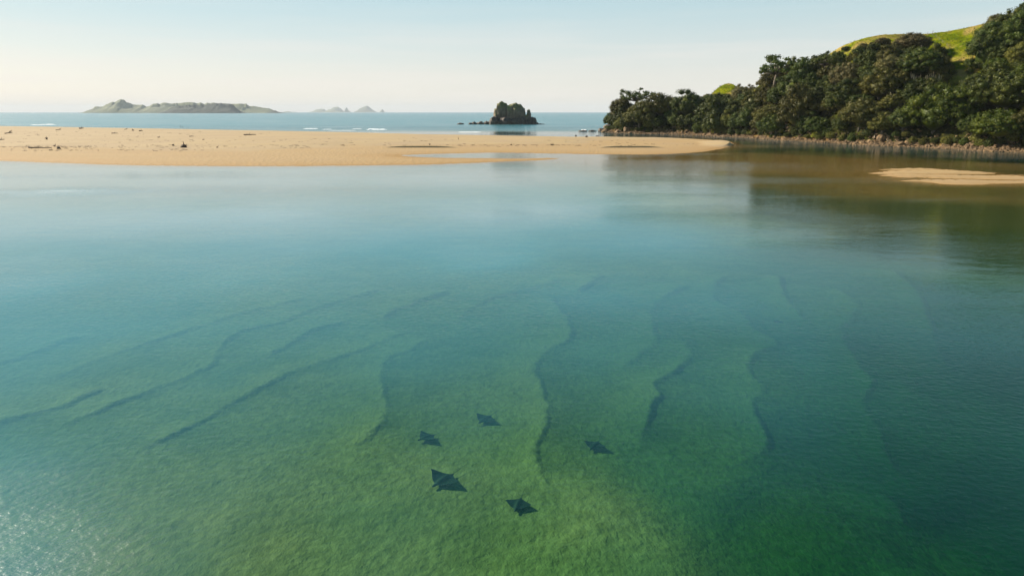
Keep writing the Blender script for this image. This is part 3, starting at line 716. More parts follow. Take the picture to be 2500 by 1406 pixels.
for q in range(4000):
    if k >= 62: break
    u = rng.uniform(2, NU - 24); i = int(u); Lm = float(np.hypot(*(Rs[i, :2] - Ss[i])))
    X, Y, Z = (float(q_) for q_ in hill(u, rng.uniform(6.8, 9) / Lm))
    if any((X - a) ** 2 + (Y - b) ** 2 < 12 for a, b in shr): continue
    if 2120 < project(X, Y, Z)[0] < 2180: continue
    shr.append((X, Y)); k += 1
    place_tree((X, Y, Z - .2), rng.uniform(1.8, 3.1), 'dark green' if rng.random() < .7 else 'olive', PROTO[rng.integers(7)], 'shrub', '', 'shrub', 'scrub bushes filling gaps between the headland trees', False, rng.uniform(.8, 1.4), .35)
# labels for the filled trees: row on the slope, nearest landmark and order from it
ORD = ['first', 'second', 'third', 'fourth', 'fifth', 'sixth', 'seventh', 'eighth', 'ninth', 'tenth', 'eleventh', 'twelfth', 'thirteenth', 'fourteenth', 'fifteenth', 'sixteenth', 'seventeenth', 'eighteenth', 'nineteenth', 'twentieth']
ZONES = [(1660, 'behind the tip rocks'), (1840, 'below the bare knoll'), (1930, 'below the spreading skyline tree'), (2000, 'below the flat-topped skyline tree'), (2065, 'facing the brown shoal'), (2130, 'below the pasture end'), (2230, 'below the grey-brown skyline bush'), (2330, 'beside the leaning bright tree'), (2520, 'near the right edge'), (99999, 'beyond the right edge')]
bins = {}
for root, loc, rm, kind in placed:
    if root.get('label'): continue
    p, q = project(loc[0], loc[1], loc[2] + rm)
    zi = next(k for k, (lim, _) in enumerate(ZONES) if p < lim)
    hrow = 0 if loc[2] < 9 else (1 if loc[2] < 22 else (2 if loc[2] < 38 else 3))
    bins.setdefault((root['category'], kind, hrow, zi), []).append((p, root, rm))
ROWN = ['in the shore row', 'low down', 'midslope', 'high up']
for (cat, kind, hrow, zi), lst in bins.items():
    lst.sort(key=lambda q: q[0])
    for k, (p, root, rm) in enumerate(lst):
        o_ = '' if len(lst) == 1 else f', {ORD[min(k, 19)]} from the left'
        root['label'] = f"{kind} {cat} {ROWN[hrow]} {ZONES[zi][1]}{o_ if cat == 'tree' or not o_ else o_.replace(' from the left', ' from left')}"
        if cat == 'tree': root['group'] = 'trees covering the headland slope'

# rough pasture grass on the hilltop
gv = []; gf = []; nv = 0
idx = np.where((grassv > .5) & (VVg.ravel() > .55) & (VVg.ravel() < 1.04))[0]
sel = rng.choice(idx, 5200)
for j in sel:
    s_ = rng.uniform(.10, .26) * (1.6 if rng.random() < .1 else 1); c0 = np.array([hx[j] + rng.normal() * .8, hy[j] + rng.normal() * .8, hzz[j] - .12])
    for q in range(3):
        a = rng.uniform(0, 3.14); w_ = s_ * .8; d_ = np.array([math.cos(a) * w_, math.sin(a) * w_, 0]); tp = np.array([rng.normal() * .2, rng.normal() * .2, s_ * 1.1])
        gv.append(np.array([c0 - d_, c0 + d_, c0 + tp + d_ * .25, c0 + tp - d_ * .25])); gf.append(np.arange(4) + nv); nv += 4
tag(obj('pasture_grass', mesh_np('pasture_grass', np.vstack(gv), np.vstack(gf), mat_simple('pasture_tuft', (.10, .135, .006), (.20, .20, .010), .15, .9, .01))), 'rough yellow-green grass tufts on the hilltop pasture', 'grass', kind='stuff')

# pampas-like tussocks with pale plumes in the gap of the wood
def tussock():
    g = random.Random(5); V = []; Fc = []
    for k in range(46):
        a = g.uniform(0, 6.28); l = g.uniform(.9, 1.6); w = .07; ca, sa = math.cos(a), math.sin(a)
        b0 = len(V)
        for s, (rr, hh) in enumerate([(.05, 0), (.28 * l, .62 * l), (.65 * l, .8 * l), (.95 * l, .55 * l)]):
            ww = w * (1 - s * .28); V += [(ca * rr - sa * ww, sa * rr + ca * ww, hh), (ca * rr + sa * ww, sa * rr - ca * ww, hh)]
        for s in range(3): Fc.append((b0 + 2 * s, b0 + 2 * s + 1, b0 + 2 * s + 3, b0 + 2 * s + 2))
    bl = pymesh('blades', V, Fc, M_BLADE, False)
    ps = []
    for k in range(5):
        V = []; Fc = []; a = g.uniform(0, 6.28); top = (math.cos(a) * .45, math.sin(a) * .45, g.uniform(2.2, 2.9))
        tube([(0, 0, 0), (top[0] * .4, top[1] * .4, top[2] * .55), top], .03, .02, 4, V, Fc)
        tube([(top[0] * .75, top[1] * .75, top[2] * .72), (top[0] * .9, top[1] * .9, top[2] * .88), (top[0], top[1], top[2] + .15)], .16, .04, 6, V, Fc)
        ps.append(pymesh('plume', V, Fc, M_PLUME))
    return bl, ps
TB, TP = tussock()
spots = [(2163, 222), (2172, 238), (2205, 207), (2222, 210), (2228, 224), (2240, 214), (2262, 214), (2273, 221), (2283, 213), (2290, 226), (2305, 205), (2252, 226), (2166, 303), (2172, 262), (2150, 226)]
for k, (px, py) in enumerate(spots):
    loc = hill_at(px, py + 6, .05)
    # stand it proud of the canopy gap
    r0 = empty('tussock_plant', (loc[0], loc[1], loc[2]), k * 1.3)
    s = 1.15 + .35 * ((k * 7) % 5) / 5; r0.scale = (s, s, s * (2.2 if k != 12 else 1.6))
    where = 'in the gap left of the bright leaning tree' if k not in (12,) else 'alone just above the stony beach'
    tag(r0, f"tussock plant {where}" + ('' if k == 12 else f", {ORD[sorted(range(15), key=lambda j: spots[j][0]).index(k)]} from the left"), 'plant', 'pale plumed tussocks in the wood gap')
    b_ = bpy.data.objects.new('blades', TB); link(b_, r0)
    for q in TP: link(bpy.data.objects.new('plume', q), r0)

# pasture fence
fr = empty('fence', hill_at(2275, 84, .9)); tag(fr, 'post and wire fence at the edge of the hilltop pasture', 'fence')
V, Fc = tube([(0, 0, -.3), (0, 0, .8), (0, 0, 1.45)], .09, .08, 6); pm = pymesh('post', V, Fc, M_POST, False)
pts = []
fp = [(2240, 90), (2252, 88), (2264, 86), (2277, 86), (2286, 92), (2294, 100), (2302, 106), (2312, 114), (2320, 122)]
fr.location = (0, 0, 0)
base0 = Vector(hill_at(*fp[3], .6)); fr.location = base0
for k, p in enumerate(fp):
    q = Vector(hill_at(*p, .6)) - base0; pts.append(q)
    o_ = bpy.data.objects.new('post', pm); link(o_, fr); o_.location = q; s = 1.5 if k == 3 else 1.0; o_.scale = (s, s, s)
for hgt in (.55, .95, 1.3):
    V = []; Fc = []
    for a, b_ in zip(pts[:-1], pts[1:]): tube([a + Vector((0, 0, hgt)), (a + b_) / 2 + Vector((0, 0, hgt - .03)), b_ + Vector((0, 0, hgt))], .012, .012, 4, V, Fc)
    obj('wire', pymesh('wire', V, Fc, M_POST), fr)

# ------------------------------------------------------------------ rocks
def rock_mesh(name, seed, radii, sub=3, amp=.35, freq=1.6, crag=.2, mat=M_BOULDER, cut=-.6, smooth=True, block=0.):
    bm = bmesh.new(); bmesh.ops.create_icosphere(bm, subdivisions=sub, radius=1)
    off = Vector((seed * 7.3, seed * 3.1, seed * 1.7))
    for v in bm.verts:
        p = v.co.copy()
        d = mn.fractal(p * freq + off, 1.0, 2.0, 4) * amp
        w = mn.voronoi(p * freq * 1.4 + off)[0]; d += (w[1] - w[0]) * crag - crag * .3
        d += mn.noise(Vector((p.x * 4, p.y * 4, p.z * .9)) + off) * crag * .5
        if block:
            zc_ = min(abs(p.z), .985); kk = (1 - zc_ ** 4) ** .5 / (1 - zc_ ** 2) ** .5; kk = 1 + (kk - 1) * block
            p = Vector((p.x * kk, p.y * kk, p.z))
        q = p * (1 + d)
        v.co = Vector((q.x * radii[0], q.y * radii[1], max(q.z, cut) * radii[2]))
    return from_bm(name, bm, mat, smooth)
BO = [rock_mesh('boulder', 20 + k, (1, .85, .62), 2, .5, 1.3, .3, smooth=False) for k in range(6)]
# rock island: one thing of fused crags
YS = 885.0; mpp = YS / F
def stack_pos(px, py): return Vector((xat(px, 300, YS), YS, zat(YS, py)))
st_root = empty('rock_stack', (stack_pos(1250, 303).x, YS, 0)); tag(st_root, 'craggy twin-topped rock island out in the sea beyond the sand spit', 'rock island')
crags = [('crag', 1227, 247, 306, 17, 3, 'left'), ('crag', 1216, 263, 306, 12, 8, 0), ('crag', 1262, 251, 306, 19, 4, 0), ('crag', 1247, 255, 306, 16, 6, 0), ('crag', 1273, 261, 306, 10, 2, 0), ('pinnacle', 1291, 266, 306, 6, 5, 0),
         ('crag', 1285, 278, 306, 10, 9, 0), ('crag', 1299, 285, 306, 7.5, 14, 0), ('crag', 1234, 284, 307, 15, 11, 0), ('crag', 1210, 284, 306, 10, 12, 0), ('crag', 1258, 286, 307, 14, 15, 0), ('crag', 1275, 284, 307, 8, 13, 0), ('crag', 1243, 290, 308, 10, 17, 0), ('crag', 1207, 284, 306, 11, 21, 0), ('crag', 1301, 286, 306, 9, 23, 0), ('crag', 1222, 291, 308, 11, 25, 0), ('crag', 1290, 292, 308, 9, 27, 0)]
for nm, px, top, bot, rp, sd_, dd in crags:
    zt = zat(YS, top); r0 = rp * mpp
    me = rock_mesh(nm, sd_, (r0 * 1.02, r0 * 1.15, zt * 1.0 + 1), 4, .13, 1.7, .22, M_ROCK if top < 282 else M_DROCK, -.15, True, {'pinnacle': .2}.get(nm, .85))
    if nm == 'crag' and top < 266:
        zm = max(v.co.z for v in me.vertices)
        for v in me.vertices:
            if v.co.z > zm * .80: v.co.z = zm * (.80 + (v.co.z / zm - .80) * .45)
    # keep the top on the wanted height
    zs = max(v.co.z for v in me.vertices); 
    for v in me.vertices: v.co.z *= zt / zs
    o_ = obj(nm, me, st_root); o_.location = (xat(px, 300, YS) - st_root.location.x, {0: 0, 'left': 2}[dd] if top < 282 else -9, 0)
for k, (px, py, rp, fl, lab) in enumerate([(1196, 290, 7, .95, 'dark boulder leaning on the left foot of the rock island'), (1187, 297, 7.5, .8, 'second dark rock left of the rock island'), (1172, 297, 7.5, .75, 'rounded dark rock midway in the chain left of the rock island'),
        (1158, 297, 5.5, .9, 'small peaked dark rock near the far end of the chain left of the rock island'), (1149, 299, 5.5, .6, 'low dark rock ending the chain left of the rock island'), (1124, 300, 8.5, .35, 'flat isolated dark rock in the sea, farthest left of the rock island'),
        (1311, 299, 4.5, .9, 'small dark rock at the right foot of the rock island'), (1319, 303, 3.5, .5, 'tiny low dark rock just off the right foot of the rock island'), (1326, 304.5, 5, .18, 'wave-washed flat rock farthest right of the rock island'), (1203, 299, 7, .8, 'squat dark rock in front of the left foot of the rock island')]):
    r0 = rp * mpp; Y = 880.
    me = rock_mesh('sea_boulder', 40 + k, (r0, r0, r0 * fl * 1.15), 3, .4, 1.5, .35, M_DROCK, -.4)
    o_ = obj('sea_boulder', me, loc=(xat(px, 300, Y), Y - (4 if k == 9 else 0), 0.1)); tag(o_, lab, 'rock', 'dark rocks around the rock island')
# tip rocks
for k, (px, py, rp, fl, lab) in enumerate([(1424, 319, 11, .28, 'low flat rock awash in foam, farthest out from the headland tip'), (1446, 321, 9, .35, 'low dark rock beside the headland tip rocks'), (1468, 313, 8, 1.0, 'upright dark boulder, outermost of the tall tip rocks'),
        (1484, 308, 10, 1.0, 'big rounded dark boulder under the leaning tip tree'), (1478, 318, 9, .8, 'brown boulder at the waterline of the headland tip'), (1492, 316, 11, .8, 'broad brown rock right of the rounded tip boulder'), (1531, 316, 10, 1.1, 'pale brown peaked rock under the full round tip tree'),
        (1601, 318, 7, 1.1, 'upright rock in front of the olive domed tree'), (1629, 319, 7.5, 1.1, 'pale upright rock on the shore below the broad dark tree'), (2150, 333, 9, 1.3, 'pale rock outcrop above the stony beach'), (2222, 343, 10, .9, 'brown rock mound at the foot of the leaning bright green tree'), (1512, 318, 10, .7, 'rusty brown rock between the tip boulders and the trees')]):
    if px < 1500:
        X, Y = ground(px, py + rp * .6 if fl > .5 else py); Y = min(Y, 560 + (py < 310) * 12); X = xat(px, py, Y); Z = 0
    else:
        X, Y, Z = hill_at(px, py + rp * .6, .0)
    r0 = rp * Y / F
    me = rock_mesh('boulder', 70 + k, (r0, r0, r0 * fl), 3, .4, 1.4, .35, M_DROCK if k in (0, 1, 2, 3) else M_BOULDER, -.5)
    if k == 3: Z = 1.8
    tag(obj('boulder', me, loc=(X, Y, Z)), lab, 'rock')
# boulders along the shore
nb = 0; zone_count = {}
blist = []; blab = []
for k in range(6000):
    if nb >= 260: break
    u = rng.uniform(4, NU - 25); dm = abs(rng.normal(4.5, 3.2)); i = int(u); Lm = float(np.hypot(*(Rs[i, :2] - Ss[i])))
    if dm > 11: continue
    X, Y, Z = (float(q) for q in hill(u, dm / Lm)); r0 = min(.45 + rng.exponential(.38), 1.9)
    if 60 < u < 110 and False: continue
    if any((X - a) ** 2 + (Y - b_) ** 2 < (r0 + c) ** 2 * .6 for a, b_, c in blist): continue
    blist.append((X, Y, r0)); nb += 1
    o_ = bpy.data.objects.new('boulder', BO[rng.integers(6)]); link(o_); o_.location = (X, Y, Z + r0 * .12)
    o_.scale = (r0 * rng.uniform(.8, 1.3), r0 * rng.uniform(.8, 1.2), r0 * rng.uniform(.7, 1.2)); o_.rotation_euler = (rng.uniform(-.3, .3), rng.uniform(-.3, .3), rng.uniform(0, 6.28))
    p, _ = project(X, Y, Z)
    zn = 'under the tip trees' if p < 1660 else ('under the dark trees behind the spit end' if p < 1850 else ('on the bank across from the spit end' if p < 2080 else ('on the stony beach near the bleached branch' if p < 2260 else 'below the bright green trees')))
    blab.append((p, o_, zn, r0))
for zn in sorted({q[2] for q in blab}):
    big_ = sorted([q for q in blab if q[2] == zn and q[3] > 1.05], key=lambda q: q[0])
    for k, (p, o_, _, r0) in enumerate(big_): tag(o_, f"large boulder {zn}, {ORD[min(k, 19)]} from the left", 'rock', f'shore boulders {zn}')
    for p, o_, z_, r0 in blab:
        if z_ == zn and r0 <= 1.05: tag(o_, f"small brown boulder {zn}", 'rock', f'shore boulders {zn}')
# cobbles: too many to count
cv = []; cf = []; nv = 0
pr = []
for k in range(4):
    bm = bmesh.new(); bmesh.ops.create_icosphere(bm, subdivisions=1, radius=1)
    V = np.array([v.co[:] for v in bm.verts]); V *= (1 + .25 * rng.normal(size=(len(V), 1))); pr.append(V); CF = np.array([[v.index for v in f.verts] for f in bm.faces]); bm.free()
N = 5200
us = rng.uniform(2, NU - 12, N); 
Ls = np.hypot(*(Rs[us.astype(int), :2] - Ss[us.astype(int)]).T)
dms = np.abs(rng.normal(3.5, 4., N)) - 1.2
cx, cy, cz = hill(us, dms / Ls)
for k in range(N):
    s = rng.uniform(.2, .75); V = pr[k % 4] * np.array([s * rng.uniform(.8, 1.5), s * rng.uniform(.8, 1.5), s * .65])
    a = rng.uniform(0, 6.28); c_, s_ = math.cos(a), math.sin(a)
    V = np.c_[V[:, 0] * c_ - V[:, 1] * s_, V[:, 0] * s_ + V[:, 1] * c_, V[:, 2]] + (cx[k], cy[k], cz[k] + .05)
    cv.append(V); cf.append(CF + nv); nv += len(V)
me = mesh_np('cobbles', np.vstack(cv), np.vstack(cf), M_BOULDER)
tag(obj('shore_cobbles', me), 'brown cobbles and rubble covering the narrow beach under the headland', 'cobbles', kind='stuff')

# ------------------------------------------------------------------ islands on the horizon
def island(name, prof, Y, depth, mat, label, seed, sx=1, ox=0, oy=0, rough=.12):
    P = np.array([(ox + a / sx, oy + b / sx) for a, b in prof]); n = max(60, len(P) * 9)
    px = np.linspace(P[0, 0], P[-1, 0], n); py = np.interp(px, P[:, 0], P[:, 1])
    hgt = np.maximum(zat(Y, py), 0); x0 = (px - 1250) / F * Y / CT * CT
    x0 = np.array([xat(a, 270, Y) for a in px])
    x0 = x0 - x0.mean(); cx_ = xat(float(P[:, 0].mean() * 0 + px.mean()), 270, Y)
    hs_ = 1 + (fbm(px * .12, px * 0 + seed, seed, 4)) * .12; hgt = hgt * hs_
    vs = np.linspace(-1, 1, 29); V = []
    for v in vs:
        k = max(0, 1 - abs(v) ** 1.5)
        g_ = fbm(x0 / 330 * 1.5 + 3, np.full(n, v * 2.2), seed + 3, 4)
        V.append(np.c_[x0, np.full(n, v * depth), hgt * np.clip(k * (1 - rough * 2.2 * (abs(v) > .05) * (1 + g_)) , 0, 1) + (-4 if abs(v) == 1 else 0)])
    V = np.vstack(V); i = np.arange(28)[:, None] * n + np.arange(n - 1)[None, :]
    Fq = np.stack([i, i + 1, i + n + 1, i + n], -1).reshape(-1, 4)
    o_ = obj(name, mesh_np(name, V, Fq, mat, True), loc=(cx_, Y, 0)); tag(o_, label, 'island', kind='structure'); return o_
island('island', [(780, 337), (795, 330), (800, 318), (830, 290), (905, 290), (910, 282), (960, 262), (1010, 240), (1060, 232), (1085, 228), (1100, 236), (1110, 250), (1160, 268), (1250, 270), (1280, 290), (1330, 270), (1400, 262), (1430, 258), (1500, 264), (1545, 250), (1560, 256), (1600, 255), (1700, 253), (1790, 262), (1850, 260), (1950, 262), (2030, 265), (2150, 262), (2180, 285), (2260, 290), (2350, 305), (2420, 333), (2440, 337)], 11500, 330, M_ISL, 'long hilly island on the horizon at the left', 4, 3.571, 0, 180)
island('island', [(1410, 338), (1430, 330), (1500, 295), (1560, 278), (1700, 275), (1800, 270), (1880, 253), (1930, 262), (1990, 262), (2040, 275), (2075, 320), (2090, 338)], 9500, 220, M_ISLD, 'darker forested low island in front of the long hilly one', 6, 3.571, 0, 180)
island('island', [(2330, 338), (2380, 325), (2400, 322), (2430, 338)], 10200, 150, M_ISLD, 'tiny dark islet off the right end of the long island', 9, 3.571, 0, 180)
island('island', [(690, 338), (720, 320), (760, 300), (830, 290), (890, 295), (915, 322), (925, 325), (940, 300), (990, 290), (1030, 265), (1100, 262), (1140, 290), (1190, 338)], 32000, 900, M_ISL, 'faint double-humped far island, left of the two thin spires', 11, 6.25, 650, 220)
island('island', [(1198, 338), (1215, 305), (1227, 268), (1240, 300), (1270, 338)], 32000, 500, M_ISL, 'faint thin spire of rock between the two far islands', 13, 6.25, 650, 220, .02)
island('island', [(1375, 338), (1400, 300), (1470, 268), (1530, 243), (1570, 262), (1620, 300), (1665, 338)], 32000, 900, M_ISL, 'faint pyramid-shaped far island', 15, 6.25, 650, 220)
island('island', [(1740, 338), (1757, 302), (1775, 288), (1783, 310), (1790, 338)], 32000, 400, M_ISL, 'small blunt far spire, rightmost on the horizon', 17, 6.25, 650, 220, .02)
island('island', [(260, 338), (300, 328), (320, 325), (350, 328), (370, 338)], 25000, 400, M_ISL, 'barely visible low islet between the long island and the far ones', 19, 6.25, 650, 220)
island('island', [(405, 338), (425, 328), (445, 338)], 30000, 300, M_ISL, 'faintest speck of an islet left of the double-humped far island', 21, 6.25, 650, 220)

# ------------------------------------------------------------------ breaking waves
def breaker(px0, px1, py, hgt, label, seed):
    a = ground(px0, py, .1); b_ = ground(px1, py, .1); n = 50; g = np.linspace(0, 1, n)
    x = a[0] + (b_[0] - a[0]) * g; y0 = a[1] + (b_[1] - a[1]) * g
    cx_, cy_ = x.mean(), y0.mean(); V = []
    env = sstep(g / .15) * sstep((1 - g) / .2) * (.65 + .5 * fbm(x * .15, x * 0, seed, 3))
    for dv, hh in ((-7, 0), (-4, .35), (-1.5, .8), (0, 1), (.8, .7), (1.6, 0)):
        V.append(np.c_[x - cx_, y0 - cy_ + dv * (1 + .5 * fbm(x * .2, x * 0 + dv, seed + 5, 3)), np.maximum(env, 0) * hgt * hh * (1 + .3 * vnoise2(x * .9, x * 0 + dv, seed)) + .006 - .05 * (hh == 0)])
    V = np.vstack(V); i = np.arange(5)[:, None] * n + np.arange(n - 1)[None, :]
    Fq = np.stack([i, i + 1, i + n + 1, i + n], -1).reshape(-1, 4)
    tag(obj('breaking_wave', mesh_np('breaking_wave', V, Fq, M_FOAM, True), loc=(cx_, cy_, 0)), label, 'wave', 'small white breakers off the spit')
for a in [(742, 778, 314.5, .9, 'white breaker off the spit, middle of the view, left one of a pair', 3), (788, 812, 316, .5, 'short low foam line just right of the left breaker', 5), (860, 884, 315, .5, 'small foam line left of the longest breaker', 7),
          (895, 946, 316.5, 1.0, 'longest white breaker off the spit', 9), (806, 870, 318.5, .25, 'thin foam wash on the sea edge of the sand', 10), (78, 104, 305.6, .8, 'small white breaker behind the sand at the far left', 11), (98, 137, 304.6, 1.3, 'larger white breaker behind the sand at the far left', 13),
          (1120, 1175, 322.5, .3, 'faint low breaker left of the rock island', 15), (1418, 1432, 317.6, .8, 'foam breaking over the outermost tip rock', 17)]:
    breaker(a[0], a[1], a[2], a[3] * .7, a[4], a[5])

# ------------------------------------------------------------------ sand scarps and spit tip
def scarp(px0, px1, py, hgt, label, bow=1.):
    n = 60; g = np.linspace(0, 1, n); pts = np.array([ground(px0 + (px1 - px0) * t, py + bow * math.sin(math.pi * t) * 0, .85) for t in g])
    env = sstep(g / .35) * sstep((1 - g) / .35) * hgt
    cx_, cy_ = pts.mean(0); V = []
    for dv, hh in ((-.45, -.6), (-.05, .92), (.2, 1.), (5, .6), (16, 0.), (22, -.6)):
        wv = .35 * fbm(pts[:, 0] * .3, pts[:, 0] * 0, 3, 3)
        xx = pts[:, 0]; yy = pts[:, 1] + dv + wv
        V.append(np.c_[xx - cx_, yy - cy_, bed(xx, yy)[0] - .05 + env * hh])
    V = np.vstack(V); i = np.arange(5)[:, None] * n + np.arange(n - 1)[None, :]
    Fq = np.stack([i, i + 1, i + n + 1, i + n], -1).reshape(-1, 4)
    tag(obj('sand_scarp', mesh_np('sand_scarp', V, Fq, M_SAND, False), loc=(cx_, cy_, 0)), label, kind='structure')
scarp(915, 1140, 357, .75, 'small eroded step in the dry sand')
scarp(1440, 1640, 357, .75, 'small eroded step near the end of the spit')
# tip bank: low hooked dune end with a steep side towards the channel
tipl = [ground(p, q, .3) for p, q in [(1690, 345), (1735, 345), (1765, 347.5), (1780, 351.5), (1770, 356), (1745, 359)]]
P = smooth_line(tipl, 6); n = len(P); g = np.linspace(0, 1, n); env = sstep(g / .4) * sstep((1 - g) / .4)
tg = np.gradient(P, axis=0); tg /= np.linalg.norm(tg, axis=1)[:, None]; nr = np.c_[-tg[:, 1], tg[:, 0]]   # outward = left of travel? travel runs clockwise, so flip
nr = -nr if (nr[n // 2] @ np.array([1, -.2])) < 0 else nr
V = []
for dv, hh in ((2.2, -.3), (1.2, .2), (.3, .95), (0, 1.), (-4, .8), (-12, .2), (-18, -.3)):
    V.append(np.c_[P + nr * dv, .05 + env * 1.25 * hh + 0 * g])
V = np.vstack(V); i = np.arange(6)[:, None] * n + np.arange(n - 1)[None, :]
Fq = np.stack([i, i + 1, i + n + 1, i + n], -1).reshape(-1, 4)
tag(obj('sand_bank', mesh_np('sand_bank', V, Fq, M_SAND, True)), 'steep little sand bank at the tip of the spit', kind='structure')

# ------------------------------------------------------------------ driftwood
def ground_z(x, y): return float(bed(np.array([x]), np.array([y]))[0][0])
def log_piece(px, py, lpx, thick, kind, label, seed, ang=0.):
    z0 = .6
    for _ in range(3):
        X, Y = ground(px, py, z0); z0 = max(ground_z(X, Y), 0)
    L = lpx * Y / F; g = random.Random(seed); root = empty('driftwood', (X, Y, z0), ang)
    tag(root, label, 'driftwood', 'driftwood scattered over the sand spit')
    V = []; Fc = []
    if kind == 'log':
        pts_ = [(-L / 2 + L * k / 7, g.uniform(-.04, .04) * L, thick * .6 + g.uniform(-.12, .2) * thick) for k in range(8)]
        tube(pts_, thick * .62, thick * .32, 7, V, Fc); obj('log', pymesh('log', V, Fc, M_WOOD), root)
        V = []; Fc = []
        tube([pts_[3], (pts_[3][0] + thick, .1, thick * 2.1), (pts_[3][0] + thick * 1.6, .2, thick * 2.8)], thick * .22, thick * .07, 5, V, Fc); obj('branch', pymesh('branch', V, Fc, M_WOOD), root)
    elif kind == 'stump':
        me = rock_mesh('stump', seed, (L * .42, L * .3, thick * 1.1), 2, .5, 1.5, .4, M_WOOD, -.3); obj('stump', me, root)
        for k in range(6):
            V = []; Fc = []; a = g.uniform(-.6, 3.6); r_ = L * g.uniform(.4, .6)
            tube([(0, 0, thick * .4), (math.cos(a) * r_ * .6, g.uniform(-.4, .4), abs(math.sin(a)) * thick * 1.2 + .1), (math.cos(a) * r_, g.uniform(-.6, .6), abs(math.sin(a)) * thick * 1.9 + .05)], thick * .2, thick * .06, 5, V, Fc)
            obj('root', pymesh('root', V, Fc, M_WOOD), root)
    elif kind == 'branch':
        for k in range(5):
            V = []; Fc = []; a = g.uniform(-.35, .35); s = g.uniform(.5, 1)
            tube([(-L / 2 * s, g.uniform(-1, 1) * .4, thick * .3), (0, 0, thick * (.5 + .5 * abs(a))), (L / 2 * s, g.uniform(-.8, .8), thick * g.uniform(.2, 2.4))], thick * .3, thick * .1, 5, V, Fc)
            obj('branch', pymesh('branch', V, Fc, M_WOOD), root)
    elif kind == 'upright':
        V = []; Fc = []; tube([(-.1, 0, -.1), (.1, 0, thick * .5), (-.2 * thick, 0, thick)], .16, .07, 6, V, Fc); obj('stick', pymesh('stick', V, Fc, M_WOOD), root)
        V = []; Fc = []; tube([(.1, 0, thick * .45), (L * .5, 0, thick * .62)], .11, .06, 5, V, Fc); obj('branch', pymesh('branch', V, Fc, M_WOOD), root)
    return root
for k, a in enumerate([
    (97, 362.5, 55, .42, 'log', 'long dark log lying flat, longest on the left of the sand'), (144, 364, 11, .75, 'stump', 'short black stump just right of the long dark log'), (125, 368, 9, .3, 'log', 'small stick below the right end of the long dark log'),
    (134, 357, 5, .4, 'log', 'tiny chunk of wood above the black stump'), (21, 327, 22, 1.0, 'branch', 'tangled branchy heap near the left edge of the sand'), (3, 342.5, 15, .5, 'log', 'dark log cut off by the left edge of the view'),
    (114, 341, 5.5, 1.0, 'stump', 'small upright-looking stump above the long dark log'), (143, 318.5, 13, .8, 'branch', 'two-piece dark branch near the sea edge at the left'), (199, 315, 10, .9, 'log', 'dark stick nearest the sea at the left'),
    (308, 317, 8, .8, 'branch', 'bent twig, first of three along the sea edge'), (325, 319.5, 6, .9, 'stump', 'dark chunk, middle one of three along the sea edge'), (344, 320.8, 9, .6, 'log', 'thin stick, last of three along the sea edge'),
    (280, 326.5, 14, .45, 'log', 'thin straight pole lying below the three sea-edge pieces'), (388, 336.5, 6, .4, 'log', 'small brown stick in the open middle of the left sand'), (468, 334, 11, .35, 'log', 'thin stick above the forked root stump'),
    (423, 356, 6.5, .6, 'stump', 'small round black stump left of the forked root stump'), (449, 360.5, 15, 1.35, 'stump', 'forked black root stump, tallest driftwood on the sand'), (497, 342, 5, .3, 'log', 'small stick right of and above the forked root stump'),
    (531, 361, 4, .35, 'log', 'tiny stick well right of the forked root stump'), (610, 330.5, 29, .6, 'log', 'tapering dark log lying alone in the middle of the sand'), (441, 311.5, 2, 2.4, 'upright', 'upright stick on the sea edge, leftmost of three'),
    (446, 312, 5, 1.6, 'upright', 'leaning forked stick on the sea edge, middle one of three'), (459, 312.2, 4, .9, 'upright', 'short stick on the sea edge, rightmost of three'), (1119, 341, 1.5, 1.3, 'upright', 'single thin upright stick on the sand left of the rock island'),
    (1248, 355, 4, .35, 'log', 'small stick on the sand straight below the rock island'), (1349, 355.5, 9, .4, 'log', 'flat dark stick on the sand right of the rock island'), (1406, 332.5, 5, .55, 'stump', 'small dark lump on the sea edge left of the headland tip'),
    (1432, 335.5, 7, .75, 'stump', 'squat dark lump on the sea edge below the outermost tip rock'), (1459, 333, 8, .35, 'log', 'thin twig on the sea edge below the headland tip'), (1478, 333, 7, .6, 'branch', 'slanting twig on the sea edge, rightmost before the channel'), (1049, 354, 4, .5, 'stump', 'tiny dark chip at the left end of the eroded step')]):
    log_piece(*a, 500 + k)
# tide-line litter: uncountable chips
cv = []; cf = []; nv = 0
cube = np.array([(x_, y_, z_) for x_ in (-1, 1) for y_ in (-1, 1) for z_ in (-1, 1)], float)
cbf = np.array([(0, 1, 3, 2), (4, 6, 7, 5), (0, 4, 5, 1), (2, 3, 7, 6), (0, 2, 6, 4), (1, 5, 7, 3)])
rows = [(-40, 760, 356.5, 3.2, 260), (-40, 520, 363, 2.2, 120), (0, 900, 344, 5, 170), (0, 700, 327, 7, 150), (760, 1560, 352, 2., 170), (1150, 1420, 351.5, .8, 90), (900, 1600, 343, 5, 80), (-40, 240, 355.5, .8, 140), (1500, 1730, 349, 3, 40)]
lx = []; ly = []; lw = []
for a, b_, py, sp_, n_ in rows:
    for k in range(int(n_ * .6)):
        q = rng.uniform(a, b_); X, Y = ground(q, py + rng.normal() * sp_ * .6 + (q / 500) * .0, .85); lx.append(X); ly.append(Y); lw.append(min(rng.exponential(.33) + .06, .9))
lx = np.array(lx); ly = np.array(ly); lz = bed(lx, ly)[0]
